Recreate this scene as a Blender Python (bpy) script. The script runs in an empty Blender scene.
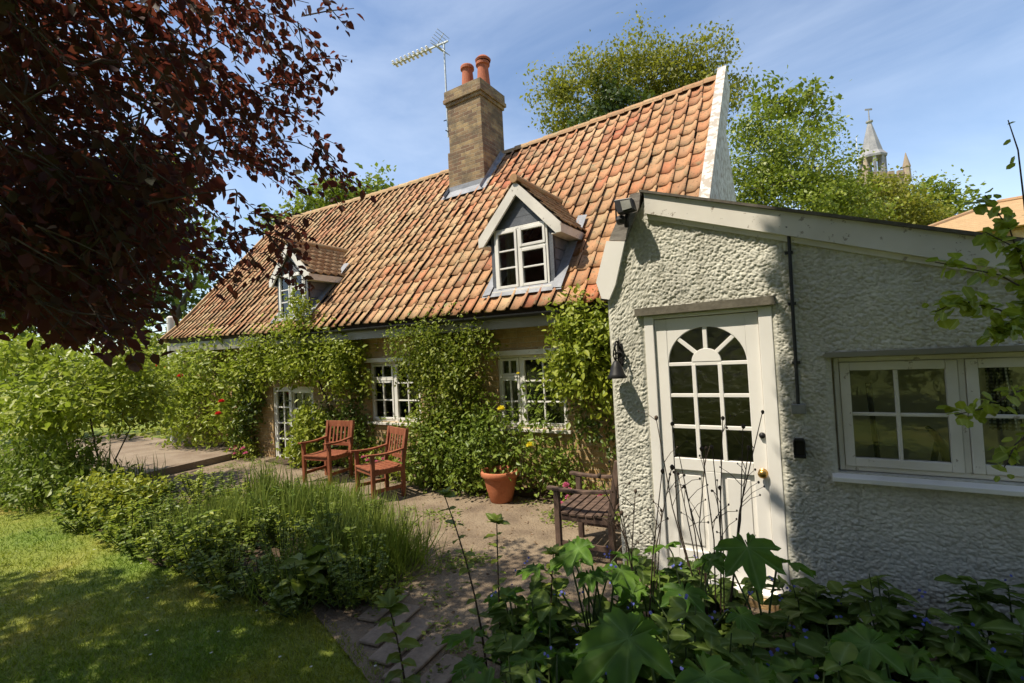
import bpy, bmesh, math, random
import numpy as np
from mathutils import Vector, Matrix, noise
R = math.radians
rng = np.random.default_rng(7)
random.seed(7)
SC = bpy.context.scene
COL = SC.collection

# ------------------------------------------------------------------ camera
CR = np.array((0.84132, 0.53809, -0.05136)); CU = np.array((0.05845, 0.0039, 0.99828)); CF = np.array((-0.53737, 0.84288, 0.02817))
EYE = np.array((0.0, 0.0, 1.85)); FPX = 480.0
cam = bpy.data.cameras.new('camera'); co = bpy.data.objects.new('camera', cam); COL.objects.link(co)
co.matrix_world = Matrix(((CR[0], CU[0], -CF[0], EYE[0]), (CR[1], CU[1], -CF[1], EYE[1]), (CR[2], CU[2], -CF[2], EYE[2]), (0, 0, 0, 1)))
cam.sensor_width = 36; cam.lens = 36 * FPX / 1024; cam.clip_start = 0.05; cam.clip_end = 3000
SC.camera = co

# ------------------------------------------------------------------ sky, sun, exposure
SUN = Vector((-0.36, -0.48, 1.0)).normalized()          # towards the sun
elev = math.asin(SUN.z); azim = math.atan2(SUN.x, SUN.y)
W = bpy.data.worlds.new('World'); SC.world = W; W.use_nodes = True
nt = W.node_tree; nt.nodes.clear()
out = nt.nodes.new('ShaderNodeOutputWorld'); bg = nt.nodes.new('ShaderNodeBackground')
sky = nt.nodes.new('ShaderNodeTexSky'); sky.sky_type = 'NISHITA'; sky.sun_disc = False
sky.sun_elevation = elev; sky.sun_rotation = azim; sky.air_density = 1.0; sky.dust_density = 0.6; sky.ozone_density = 1.3
tc = nt.nodes.new('ShaderNodeTexCoord'); mp = nt.nodes.new('ShaderNodeMapping'); mp.inputs['Scale'].default_value = (1.0, 1.0, 2.6); mp.inputs['Rotation'].default_value = (0.0, 0.35, 0.3)
cn = nt.nodes.new('ShaderNodeTexNoise'); cn.inputs['Scale'].default_value = 1.7; cn.inputs['Detail'].default_value = 7; cn.inputs['Roughness'].default_value = 0.55; cn.inputs['Distortion'].default_value = 0.5
cr = nt.nodes.new('ShaderNodeValToRGB'); cr.color_ramp.elements[0].position = 0.40; cr.color_ramp.elements[0].color = (0, 0, 0, 1); cr.color_ramp.elements[1].position = 0.85; cr.color_ramp.elements[1].color = (0.38, 0.38, 0.38, 1)
mx = nt.nodes.new('ShaderNodeMixRGB'); mx.inputs['Color2'].default_value = (7.0, 7.6, 8.4, 1)
nt.links.new(tc.outputs['Generated'], mp.inputs['Vector']); nt.links.new(mp.outputs[0], cn.inputs['Vector']); nt.links.new(cn.outputs['Fac'], cr.inputs[0])
nt.links.new(cr.outputs[0], mx.inputs['Fac']); nt.links.new(sky.outputs[0], mx.inputs['Color1']); nt.links.new(mx.outputs[0], bg.inputs['Color'])
bg.inputs['Strength'].default_value = 0.12; nt.links.new(bg.outputs[0], out.inputs[0])
sl = bpy.data.lights.new('sun', 'SUN'); sl.energy = 4.1; sl.angle = R(0.55); sl.color = (1.0, 0.91, 0.76)
so = bpy.data.objects.new('sun', sl); COL.objects.link(so); so.rotation_euler = (-SUN).to_track_quat('-Z', 'Y').to_euler(); so.location = (-8, -8, 20)
SC.view_settings.view_transform = 'Standard'; SC.view_settings.look = 'None'; SC.view_settings.gamma = 1.0; SC.view_settings.exposure = 0.78
SC.view_settings.use_curve_mapping = False
SC.cycles.max_bounces = 8; SC.cycles.transparent_max_bounces = 12

# ------------------------------------------------------------------ helpers
def at(px, py, d):
    """point on the sight line through a photo pixel, d metres in front of the camera"""
    return EYE + d * (CF + CR * ((px - 512) / FPX) - CU * ((py - 341.5) / FPX))
def proj(P):
    q = np.atleast_2d(P) - EYE; z = q @ CF; zz = np.where(np.abs(z) < 1e-6, 1e-6, z)
    return 512 + FPX * (q @ CR) / zz, 341.5 - FPX * (q @ CU) / zz, z
def tag(o, label=None, cat=None, group=None, kind=None):
    if label: o['label'] = label
    if cat: o['category'] = cat
    if group: o['group'] = group
    if kind: o['kind'] = kind
    return o
def empty(name, loc=(0, 0, 0), rz=0.0, **k):
    o = bpy.data.objects.new(name, None); COL.objects.link(o); o.location = loc; o.rotation_euler = (0, 0, rz); o.empty_display_size = 0.2
    return tag(o, **k)
def np_mesh(name, V, F, mat, parent=None, smooth=False):
    """V (n,3); F list of (m,k) int arrays"""
    me = bpy.data.meshes.new(name); V = np.asarray(V, np.float32)
    me.vertices.add(len(V)); me.vertices.foreach_set('co', V.ravel())
    loops = np.concatenate([f.ravel() for f in F]).astype(np.int32)
    tot = np.concatenate([np.full(len(f), f.shape[1], np.int32) for f in F]); st = np.concatenate([[0], np.cumsum(tot)[:-1]]).astype(np.int32)
    me.loops.add(len(loops)); me.loops.foreach_set('vertex_index', loops)
    me.polygons.add(len(tot)); me.polygons.foreach_set('loop_start', st)
    try: me.polygons.foreach_set('loop_total', tot)
    except Exception: pass
    me.update(calc_edges=True); me.validate()
    if smooth: me.polygons.foreach_set('use_smooth', np.ones(len(tot), bool))
    me.materials.append(mat)
    o = bpy.data.objects.new(name, me); COL.objects.link(o)
    if parent: o.parent = parent
    return o
class MB:
    def __init__(s): s.v = []; s.f = []
    def add(s, vs, fs):
        n = len(s.v); s.v += [tuple(v) for v in vs]; s.f += [tuple(i + n for i in f) for f in fs]; return s
    def box(s, x0, x1, y0, y1, z0, z1):
        vs = [(x, y, z) for z in (z0, z1) for y in (y0, y1) for x in (x0, x1)]
        return s.add(vs, [(0, 2, 3, 1), (4, 5, 7, 6), (0, 1, 5, 4), (2, 6, 7, 3), (0, 4, 6, 2), (1, 3, 7, 5)])
    def beam(s, a, b, w, h, up=(0, 0, 1)):
        a, b = Vector(a), Vector(b); d = (b - a).normalized(); sd = d.cross(Vector(up)).normalized(); u = sd.cross(d)
        vs = [p + sd * (i * w / 2) + u * (j * h / 2) for p in (a, b) for j in (-1, 1) for i in (-1, 1)]
        return s.add(vs, [(0, 1, 3, 2), (4, 6, 7, 5), (0, 4, 5, 1), (2, 3, 7, 6), (0, 2, 6, 4), (1, 5, 7, 3)])
    def tube(s, pts, rad, n=8, cap=True):
        pts = [Vector(p) for p in pts]; m = len(pts)
        rad = [rad] * m if not hasattr(rad, '__len__') else rad
        vs = []; prev = None
        for i, p in enumerate(pts):
            t = (pts[min(i + 1, m - 1)] - pts[max(i - 1, 0)]); t = t.normalized() if t.length > 1e-9 else Vector((0, 0, 1))
            if prev is None: prev = t.orthogonal().normalized()
            a = (prev - t * prev.dot(t)); a = a.normalized() if a.length > 1e-6 else t.orthogonal().normalized(); prev = a; b = t.cross(a)
            for k in range(n):
                th = 2 * math.pi * k / n; vs.append(p + (a * math.cos(th) + b * math.sin(th)) * rad[i])
        fs = [(i * n + k, i * n + (k + 1) % n, (i + 1) * n + (k + 1) % n, (i + 1) * n + k) for i in range(m - 1) for k in range(n)]
        if cap: fs += [tuple(reversed(range(n))), tuple((m - 1) * n + k for k in range(n))]
        return s.add(vs, fs)
    def lathe(s, prof, c=(0, 0, 0), n=24):
        vs = [(c[0] + r * math.cos(2 * math.pi * k / n), c[1] + r * math.sin(2 * math.pi * k / n), c[2] + z) for r, z in prof for k in range(n)]
        fs = [(i * n + k, i * n + (k + 1) % n, (i + 1) * n + (k + 1) % n, (i + 1) * n + k) for i in range(len(prof) - 1) for k in range(n)]
        return s.add(vs, fs)
    def prism(s, poly, a0, a1, axis='y'):
        """poly in the two other axes, pushed from a0 to a1"""
        n = len(poly)
        mk = {'y': lambda p, a: (p[0], a, p[1]), 'x': lambda p, a: (a, p[0], p[1]), 'z': lambda p, a: (p[0], p[1], a)}[axis]
        vs = [mk(p, a0) for p in poly] + [mk(p, a1) for p in poly]
        return s.add(vs, [tuple(range(n)), tuple(reversed(range(n, 2 * n)))] + [(i, i + n, (i + 1) % n + n, (i + 1) % n) for i in range(n)])
    def build(s, name, mat, parent=None, smooth=False, bevel=0.0, fix=True):
        me = bpy.data.meshes.new(name); me.from_pydata(s.v, [], s.f)
        if fix:
            bm = bmesh.new(); bm.from_mesh(me); bmesh.ops.recalc_face_normals(bm, faces=bm.faces); bm.to_mesh(me); bm.free()
        me.materials.append(mat)
        if smooth: me.polygons.foreach_set('use_smooth', np.ones(len(me.polygons), bool))
        o = bpy.data.objects.new(name, me); COL.objects.link(o)
        if parent: o.parent = parent
        if bevel:
            m = o.modifiers.new('bevel', 'BEVEL'); m.width = bevel; m.segments = 2; m.limit_method = 'ANGLE'; m.angle_limit = R(40)
        return o
def copy_tree(o, parent=None):
    c = o.copy(); COL.objects.link(c)
    if parent: c.parent = parent
    for ch in list(o.children): copy_tree(ch, c)
    return c

# ------------------------------------------------------------------ materials
def new_mat(name):
    m = bpy.data.materials.new(name); m.use_nodes = True; t = m.node_tree; b = t.nodes['Principled BSDF']
    return m, t, b
def N(t, kind, **k):
    n = t.nodes.new(kind)
    for a, v in k.items():
        if a in n.inputs: n.inputs[a].default_value = v
        else: setattr(n, a, v)
    return n
def ramp(t, src, stops):
    r = t.nodes.new('ShaderNodeValToRGB'); e = r.color_ramp.elements
    while len(e) < len(stops): e.new(0.5)
    for i, (p, c) in enumerate(stops): e[i].position = p; e[i].color = (*c, 1)
    t.links.new(src, r.inputs[0]); return r.outputs[0]
def coords(t, scale=(1, 1, 1)):
    c = t.nodes.new('ShaderNodeTexCoord'); m = t.nodes.new('ShaderNodeMapping'); m.inputs['Scale'].default_value = scale
    t.links.new(c.outputs['Object'], m.inputs['Vector']); return m.outputs[0]
def noise_fac(t, vec, scale, detail=4, rough=0.55):
    n = N(t, 'ShaderNodeTexNoise', Scale=scale, Detail=detail, Roughness=rough); t.links.new(vec, n.inputs['Vector']); return n.outputs['Fac']
def mix(t, fac, a, b, mode='MIX'):
    m = t.nodes.new('ShaderNodeMixRGB'); m.blend_type = mode
    for s, v in (('Fac', fac), ('Color1', a), ('Color2', b)):
        if isinstance(v, (int, float)): m.inputs[s].default_value = v
        elif isinstance(v, tuple): m.inputs[s].default_value = (*v, 1)
        else: t.links.new(v, m.inputs[s])
    return m.outputs[0]
def bump(t, b, h, strength=0.4, dist=0.02):
    n = N(t, 'ShaderNodeBump', Strength=strength, Distance=dist); t.links.new(h, n.inputs['Height']); t.links.new(n.outputs[0], b.inputs['Normal'])
def rough_mat(name, c1, c2, scale=3.0, rough=0.8, c3=None, fine=40.0, bmp=0.3, bd=0.01, stretch=(1, 1, 1), spec=0.3):
    m, t, b = new_mat(name); v = coords(t, stretch)
    n1 = noise_fac(t, v, scale, 5); n2 = noise_fac(t, v, fine, 4)
    col = ramp(t, n1, [(0.32, c1), (0.68, c2)] if c3 is None else [(0.3, c1), (0.52, c2), (0.72, c3)])
    col = mix(t, 0.35, col, ramp(t, n2, [(0.3, (0.35, 0.35, 0.35)), (0.7, (1.0, 1.0, 1.0))]), 'MULTIPLY')
    t.links.new(col, b.inputs['Base Color']); b.inputs['Roughness'].default_value = rough; b.inputs['Specular IOR Level'].default_value = spec
    bump(t, b, n2, bmp, bd); return m
def island(t): return t.nodes.new('ShaderNodeNewGeometry').outputs['Random Per Island']
def leaf_mat(name, cols, trans=(0.25, 0.4, 0.05), tw=0.4, rough=0.45, spec=0.35, vary=0.0, vein=False):
    m, t, b = new_mat(name); r = island(t); k = len(cols)
    col = ramp(t, r, [(i / (k - 1), c) for i, c in enumerate(cols)])
    if vary:
        n = noise_fac(t, coords(t), vary, 2); col = mix(t, 0.6, col, ramp(t, n, [(0.35, (0.55, 0.6, 0.6)), (0.65, (1.15, 1.1, 0.9))]), 'MULTIPLY')
    if vein:
        at_ = N(t, 'ShaderNodeAttribute'); at_.attribute_name = 'vein'; pw = N(t, 'ShaderNodeMath', operation='POWER'); t.links.new(at_.outputs['Fac'], pw.inputs[0]); pw.inputs[1].default_value = 5.0
        ml = N(t, 'ShaderNodeMath', operation='MULTIPLY'); t.links.new(pw.outputs[0], ml.inputs[0]); ml.inputs[1].default_value = 0.55
        col = mix(t, ml.outputs[0], col, tuple(min(1, c * 1.5 + .09) for c in cols[-1])); bump(t, b, pw.outputs[0], 0.5, 0.004)
    t.links.new(col, b.inputs['Base Color']); b.inputs['Roughness'].default_value = rough; b.inputs['Specular IOR Level'].default_value = spec
    tr = t.nodes.new('ShaderNodeBsdfTranslucent'); tcol = mix(t, 0.75, col, trans); t.links.new(tcol, tr.inputs['Color'])
    ms = t.nodes.new('ShaderNodeMixShader'); ms.inputs[0].default_value = tw
    t.links.new(b.outputs[0], ms.inputs[1]); t.links.new(tr.outputs[0], ms.inputs[2]); t.links.new(ms.outputs[0], t.nodes['Material Output'].inputs['Surface'])
    return m
def paint_mat(name, c, wear=(0.25, 0.2, 0.15), amount=0.62, rough=0.45, scale=16.0, stretch=(1, 1, 1), dirt=0.75):
    m, t, b = new_mat(name); v = coords(t, stretch)
    n1 = noise_fac(t, v, scale, 6, 0.65); n2 = noise_fac(t, v, 2.5, 3)
    col = mix(t, ramp(t, n2, [(0.3, (0, 0, 0)), (0.75, (1, 1, 1))]), tuple(x * dirt for x in c), c)
    col = mix(t, ramp(t, n1, [(amount, (0, 0, 0)), (amount + 0.04, (1, 1, 1))]), col, wear)
    t.links.new(col, b.inputs['Base Color']); b.inputs['Roughness'].default_value = rough
    bump(t, b, n1, 0.15, 0.004); return m
def brick_mat(name, c1, c2, mortar, bw=0.225, bh=0.075, dark=(0.06, 0.05, 0.04)):
    m, t, b = new_mat(name); tcn = t.nodes.new('ShaderNodeTexCoord'); sp = t.nodes.new('ShaderNodeSeparateXYZ'); t.links.new(tcn.outputs['Object'], sp.inputs[0])
    ad = N(t, 'ShaderNodeMath', operation='ADD'); t.links.new(sp.outputs['X'], ad.inputs[0]); t.links.new(sp.outputs['Y'], ad.inputs[1])
    nz = N(t, 'ShaderNodeTexNoise', Scale=9.0, Detail=2.0); t.links.new(tcn.outputs['Object'], nz.inputs['Vector'])
    cb = t.nodes.new('ShaderNodeCombineXYZ'); t.links.new(ad.outputs[0], cb.inputs['X']); t.links.new(sp.outputs['Z'], cb.inputs['Y'])
    vv = mix(t, 0.02, cb.outputs[0], nz.outputs['Color'], 'ADD')
    br = N(t, 'ShaderNodeTexBrick', Scale=1.0); br.inputs['Color1'].default_value = (*c1, 1); br.inputs['Color2'].default_value = (*c2, 1); br.inputs['Mortar'].default_value = (*mortar, 1)
    br.inputs['Brick Width'].default_value = bw; br.inputs['Row Height'].default_value = bh; br.inputs['Mortar Size'].default_value = 0.006; br.inputs['Mortar Smooth'].default_value = 0.3; br.inputs['Bias'].default_value = 0.1
    t.links.new(vv, br.inputs['Vector'])
    n1 = noise_fac(t, tcn.outputs['Object'], 4.0, 6, 0.65); n2 = noise_fac(t, tcn.outputs['Object'], 60, 3)
    col = mix(t, ramp(t, n1, [(0.42, (0, 0, 0)), (0.66, (0.8, 0.8, 0.8))]), br.outputs['Color'], dark)
    col = mix(t, 0.4, col, ramp(t, n2, [(0.3, (0.4, 0.4, 0.4)), (0.7, (1.1, 1.1, 1.1))]), 'MULTIPLY')
    t.links.new(col, b.inputs['Base Color']); b.inputs['Roughness'].default_value = 0.9
    inv = N(t, 'ShaderNodeMath', operation='MULTIPLY_ADD'); t.links.new(br.outputs['Fac'], inv.inputs[0]); inv.inputs[1].default_value = -1.0; t.links.new(n2, inv.inputs[2])
    bump(t, b, inv.outputs[0], 0.6, 0.012); return m
def tile_mat(name, cols, lich=(0.30, 0.26, 0.15), soot=(0.09, 0.06, 0.04)):
    m, t, b = new_mat(name); r = island(t); v = coords(t)
    col = ramp(t, r, [(i / (len(cols) - 1), c) for i, c in enumerate(cols)])
    n0 = noise_fac(t, v, 0.55, 4); n1 = noise_fac(t, v, 7.0, 5, 0.65); n2 = noise_fac(t, v, 28.0, 5, 0.6)
    col = mix(t, ramp(t, n0, [(0.38, (0.0, 0.0, 0.0)), (0.66, (0.5, 0.5, 0.5))]), col, (0.40, 0.26, 0.13))
    sx = t.nodes.new('ShaderNodeSeparateXYZ'); t.links.new(v, sx.inputs[0]); mr = N(t, 'ShaderNodeMapRange'); mr.inputs['From Min'].default_value = -13; mr.inputs['From Max'].default_value = -1; t.links.new(sx.outputs['X'], mr.inputs['Value'])
    col = mix(t, 0.55, col, ramp(t, mr.outputs[0], [(0.0, (1.05, 1.05, 1.0)), (0.45, (1.05, 1.08, 1.05)), (1.0, (1.0, 0.78, 0.70))]), 'MULTIPLY')
    n5 = noise_fac(t, coords(t, (1.0, .5, .5)), 1.1, 6, 0.7); col = mix(t, ramp(t, n5, [(0.48, (0, 0, 0)), (0.68, (0.6, 0.6, 0.6))]), col, (0.27, 0.19, 0.11))
    col = mix(t, ramp(t, n1, [(0.52, (0, 0, 0)), (0.68, (0.75, 0.75, 0.75))]), col, lich)
    col = mix(t, ramp(t, n2, [(0.56, (0, 0, 0)), (0.68, (0.8, 0.8, 0.8))]), col, soot)
    t.links.new(col, b.inputs['Base Color']); b.inputs['Roughness'].default_value = 0.85; b.inputs['Specular IOR Level'].default_value = 0.2
    bump(t, b, n2, 0.4, 0.006); return m
def plain(name, c, rough=0.5, metal=0.0, spec=0.4, vary=0.25, scale=12.0):
    m, t, b = new_mat(name); v = coords(t); n = noise_fac(t, v, scale, 4)
    col = ramp(t, n, [(0.3, tuple(x * (1 - vary) for x in c)), (0.7, tuple(min(1, x * (1 + vary)) for x in c))])
    t.links.new(col, b.inputs['Base Color']); b.inputs['Roughness'].default_value = rough; b.inputs['Metallic'].default_value = metal; b.inputs['Specular IOR Level'].default_value = spec
    return m
def glass_mat(name, tint=(0.75, 0.78, 0.74), rough=0.02, wob=0.02, refl=1.0, body=0.0):
    m, t, b = new_mat(name); t.nodes.remove(b)
    tr = t.nodes.new('ShaderNodeBsdfTransparent'); tr.inputs['Color'].default_value = (*tint, 1)
    gl = t.nodes.new('ShaderNodeBsdfGlossy'); gl.inputs['Roughness'].default_value = rough; gl.inputs['Color'].default_value = (refl, refl, refl, 1)
    lw = N(t, 'ShaderNodeFresnel', IOR=1.55); n = noise_fac(t, coords(t), 14.0, 3)
    bp = N(t, 'ShaderNodeBump', Strength=wob, Distance=0.05); t.links.new(n, bp.inputs['Height']); t.links.new(bp.outputs[0], gl.inputs['Normal'])
    ms = t.nodes.new('ShaderNodeMixShader'); t.links.new(lw.outputs[0], ms.inputs[0]); t.links.new(tr.outputs[0], ms.inputs[1]); t.links.new(gl.outputs[0], ms.inputs[2])
    t.links.new(ms.outputs[0], t.nodes['Material Output'].inputs['Surface']); return m

M = {}
M['brick'] = brick_mat('cottage brick', (0.56, 0.40, 0.19), (0.46, 0.28, 0.12), (0.52, 0.43, 0.28), dark=(0.28, 0.18, 0.09))
M['chimbrick'] = brick_mat('chimney brick', (0.40, 0.28, 0.13), (0.19, 0.105, 0.055), (0.34, 0.28, 0.18), dark=(0.10, 0.075, 0.045))
M['tiles'] = tile_mat('clay pantiles', [(0.45, 0.155, 0.075), (0.46, 0.27, 0.14), (0.38, 0.13, 0.07), (0.50, 0.34, 0.19), (0.43, 0.19, 0.10), (0.48, 0.295, 0.155), (0.29, 0.125, 0.07), (0.52, 0.37, 0.215), (0.41, 0.21, 0.115)])
M['ridge'] = tile_mat('ridge tiles', [(0.42, 0.28, 0.15), (0.36, 0.22, 0.12), (0.46, 0.34, 0.20)], soot=(0.14, 0.11, 0.07))
M['deck'] = plain('roof underlay', (0.05, 0.035, 0.025), 0.95)
M['white'] = paint_mat('white paint', (0.82, 0.80, 0.74), amount=0.70)
M['whiteworn'] = paint_mat('flaking white paint', (0.74, 0.70, 0.62), wear=(0.30, 0.26, 0.21), amount=0.62, scale=18, stretch=(1, 1, 1))
M['flaky'] = paint_mat('flaking limewash', (0.66, 0.63, 0.57), wear=(0.36, 0.31, 0.25), amount=0.50, scale=9, rough=0.8)
M['creamdoor'] = paint_mat('door paint', (0.80, 0.77, 0.71), amount=0.76, dirt=0.9)
M['fascia'] = paint_mat('fascia paint', (0.25, 0.235, 0.18), amount=0.62)
M['lintel'] = rough_mat('shade coloured timber lintel', (0.10, 0.088, 0.065), (0.18, 0.16, 0.12), 5, 0.8)  # shadow of the recess over the door is put into the board's colour
M['greywood'] = rough_mat('weathered wood', (0.16, 0.14, 0.12), (0.34, 0.31, 0.27), 5, 0.85, fine=30, stretch=(1, 1, 4))
M['slate'] = rough_mat('slate boards', (0.085, 0.095, 0.11), (0.16, 0.17, 0.19), 4, 0.6, fine=50)
M['lead'] = rough_mat('lead flashing', (0.20, 0.21, 0.23), (0.34, 0.35, 0.37), 6, 0.6, fine=50)
M['black'] = plain('black plastic', (0.02, 0.02, 0.022), 0.45)
M['iron'] = plain('black iron', (0.018, 0.017, 0.016), 0.5, 0.3)
M['terracotta'] = rough_mat('terracotta', (0.42, 0.13, 0.055), (0.50, 0.18, 0.085), 6, 0.75, fine=60, bmp=0.1)
M['potclay'] = rough_mat('chimney pot clay', (0.36, 0.10, 0.045), (0.46, 0.15, 0.07), 6, 0.8, fine=50, bmp=0.1)
M['redwood'] = rough_mat('red brown hardwood', (0.20, 0.060, 0.030), (0.34, 0.12, 0.06), 5, 0.5, fine=35, bmp=0.12, bd=0.004, stretch=(3, 3, 1))
M['darkwood'] = rough_mat('weathered dark wood', (0.06, 0.038, 0.03), (0.17, 0.11, 0.08), 5, 0.75, fine=35, bmp=0.2, stretch=(3, 3, 1))
M['glass'] = glass_mat('window glass')
M['oldglass'] = glass_mat('old door glass', tint=(0.55, 0.55, 0.45), rough=0.12, wob=0.12)
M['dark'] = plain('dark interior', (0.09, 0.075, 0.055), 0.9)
M['room'] = plain('room plaster', (0.74, 0.66, 0.48), 0.9, vary=0.08)
M['curtain'] = plain('net curtain', (0.55, 0.52, 0.44), 0.9)
M['brass'] = plain('brass', (0.55, 0.33, 0.10), 0.3, 1.0)
M['bark'] = rough_mat('bark', (0.045, 0.035, 0.025), (0.11, 0.085, 0.06), 8, 0.9, fine=40, bmp=0.6, stretch=(1, 1, 0.3))
M['stem'] = plain('green stem', (0.07, 0.10, 0.03), 0.7)
M['drystem'] = plain('dry stem', (0.055, 0.035, 0.022), 0.8)
M['soil'] = rough_mat('soil', (0.05, 0.033, 0.02), (0.11, 0.075, 0.045), 9, 0.95, fine=50, bmp=0.8, bd=0.03)
M['patio'] = rough_mat('gravelly concrete', (0.145, 0.105, 0.072), (0.25, 0.188, 0.125), 2.4, 0.95, c3=(0.31, 0.242, 0.165), fine=45, bmp=1.0, bd=0.02)
M['terrace'] = rough_mat('terrace concrete', (0.20, 0.145, 0.10), (0.30, 0.235, 0.17), 2.0, 0.95, fine=60, bmp=0.4)
M['stone'] = rough_mat('paving stone', (0.20, 0.15, 0.11), (0.34, 0.27, 0.20), 3, 0.9, fine=40, bmp=0.4)
M['galv'] = plain('galvanised steel', (0.42, 0.45, 0.44), 0.5, 0.5)
M['church'] = rough_mat('church stone', (0.30, 0.23, 0.16), (0.42, 0.33, 0.24), 0.5, 0.9, fine=3)
M['leadgrey'] = rough_mat('spire lead', (0.22, 0.22, 0.23), (0.36, 0.35, 0.34), 0.8, 0.7, fine=5)
M['tantile'] = brick_mat('tan plain tiles', (0.50, 0.33, 0.16), (0.44, 0.28, 0.13), (0.34, 0.22, 0.11), bw=0.17, bh=0.1, dark=(0.40, 0.25, 0.12))

# lawn colour
def lawn_mat():
    m, t, b = new_mat('lawn'); v = coords(t)
    n1 = noise_fac(t, v, 0.7, 4); n2 = noise_fac(t, v, 25, 4)
    col = ramp(t, n1, [(0.38, (0.13, 0.19, 0.016)), (0.55, (0.20, 0.225, 0.025)), (0.76, (0.34, 0.27, 0.06))])
    col = mix(t, 0.5, col, ramp(t, n2, [(0.3, (0.35, 0.35, 0.35)), (0.7, (1.2, 1.2, 1.1))]), 'MULTIPLY')
    t.links.new(col, b.inputs['Base Color']); b.inputs['Roughness'].default_value = 0.95; bump(t, b, n2, 0.6, 0.03); return m
M['lawn'] = lawn_mat()
def blade_mat():
    m, t, b = new_mat('grass blades'); v = coords(t); n1 = noise_fac(t, v, 0.7, 4)
    base = ramp(t, n1, [(0.38, (0.17, 0.27, 0.02)), (0.55, (0.29, 0.33, 0.03)), (0.76, (0.48, 0.38, 0.08))])
    col = mix(t, 0.6, base, ramp(t, island(t), [(0, (0.55, 0.6, 0.5)), (1, (1.2, 1.15, 1.0))]), 'MULTIPLY')
    t.links.new(col, b.inputs['Base Color']); b.inputs['Roughness'].default_value = 0.6
    tr = t.nodes.new('ShaderNodeBsdfTranslucent'); t.links.new(col, tr.inputs['Color']); ms = t.nodes.new('ShaderNodeMixShader'); ms.inputs[0].default_value = 0.3
    t.links.new(b.outputs[0], ms.inputs[1]); t.links.new(tr.outputs[0], ms.inputs[2]); t.links.new(ms.outputs[0], t.nodes['Material Output'].inputs['Surface']); return m
M['blades'] = blade_mat()

LEAF = {
 'copper': leaf_mat('copper leaves', [(0.038, 0.022, 0.028), (0.048, 0.020, 0.026), (0.042, 0.046, 0.020), (0.056, 0.024, 0.024), (0.040, 0.056, 0.022), (0.045, 0.024, 0.030)], trans=(0.26, 0.060, 0.035), tw=0.38, rough=0.6, spec=0.15),
 'climber': leaf_mat('climber leaves', [(0.154, 0.210, 0.013), (0.241, 0.285, 0.018), (0.329, 0.352, 0.025), (0.186, 0.234, 0.017)], trans=(0.28, 0.36, 0.03), tw=0.35, vein=True),
 'clematis': leaf_mat('dense small leaves', [(0.112, 0.157, 0.013), (0.184, 0.215, 0.018), (0.245, 0.264, 0.025), (0.122, 0.165, 0.015)], trans=(0.22, 0.30, 0.03), tw=0.33),
 'ivy': leaf_mat('ivy leaves', [(0.054, 0.090, 0.012), (0.090, 0.128, 0.016), (0.126, 0.164, 0.019)], trans=(0.15, 0.24, 0.03), tw=0.28),
 'rose': leaf_mat('rose leaves', [(0.081, 0.132, 0.013), (0.131, 0.190, 0.017), (0.201, 0.248, 0.025)], trans=(0.2, 0.30, 0.03), tw=0.3, vein=True),
 'shrub': leaf_mat('shrub leaves', [(0.154, 0.208, 0.015), (0.245, 0.295, 0.021), (0.326, 0.351, 0.029)], trans=(0.30, 0.40, 0.04), tw=0.38, vein=True),
 'dark': leaf_mat('dark leaves', [(0.033, 0.057, 0.013), (0.053, 0.081, 0.018), (0.075, 0.108, 0.022)], trans=(0.12, 0.18, 0.02), tw=0.28),
 'robinia': leaf_mat('yellow green leaves', [(0.164, 0.175, 0.016), (0.238, 0.231, 0.022), (0.194, 0.188, 0.018), (0.127, 0.150, 0.016)], trans=(0.34, 0.36, 0.03), tw=0.35),
 'tree': leaf_mat('tree leaves', [(0.120, 0.162, 0.013), (0.180, 0.223, 0.017), (0.240, 0.262, 0.021)], trans=(0.24, 0.33, 0.03), tw=0.33),
 'lime': leaf_mat('lime bracts', [(0.240, 0.276, 0.025), (0.312, 0.333, 0.030), (0.168, 0.230, 0.025)], trans=(0.4, 0.42, 0.03), tw=0.3),
 'bed': leaf_mat('bed leaves', [(0.092, 0.139, 0.013), (0.147, 0.193, 0.018), (0.202, 0.246, 0.024)], trans=(0.22, 0.32, 0.04), tw=0.35, vein=True),
 'strap': leaf_mat('grassy leaves', [(0.100, 0.152, 0.021), (0.157, 0.207, 0.032), (0.229, 0.261, 0.049)], trans=(0.25, 0.32, 0.06), tw=0.3),
 'lobed': leaf_mat('big lobed leaves', [(0.053, 0.122, 0.014), (0.079, 0.163, 0.018), (0.105, 0.195, 0.025)], trans=(0.16, 0.34, 0.03), tw=0.35, rough=0.55, spec=0.22, vary=16.0, vein=True),
 'alkanet': leaf_mat('hairy bed leaves', [(0.061, 0.109, 0.016), (0.096, 0.149, 0.023), (0.139, 0.196, 0.034)], trans=(0.18, 0.30, 0.04), tw=0.32, rough=0.65, spec=0.2, vary=18.0, vein=True),
}
def petal(name, c): return leaf_mat(name, [tuple(x * 0.8 for x in c), c], trans=c, tw=0.3, rough=0.6)
M['yellow'] = petal('yellow petals', (0.88, 0.76, 0.06)); M['red'] = petal('red petals', (0.65, 0.035, 0.03)); M['pink'] = petal('pink petals', (0.62, 0.16, 0.28)); M['blue'] = petal('blue petals', (0.13, 0.15, 0.50)); M['daisy'] = petal('white petals', (0.75, 0.75, 0.7))

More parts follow.
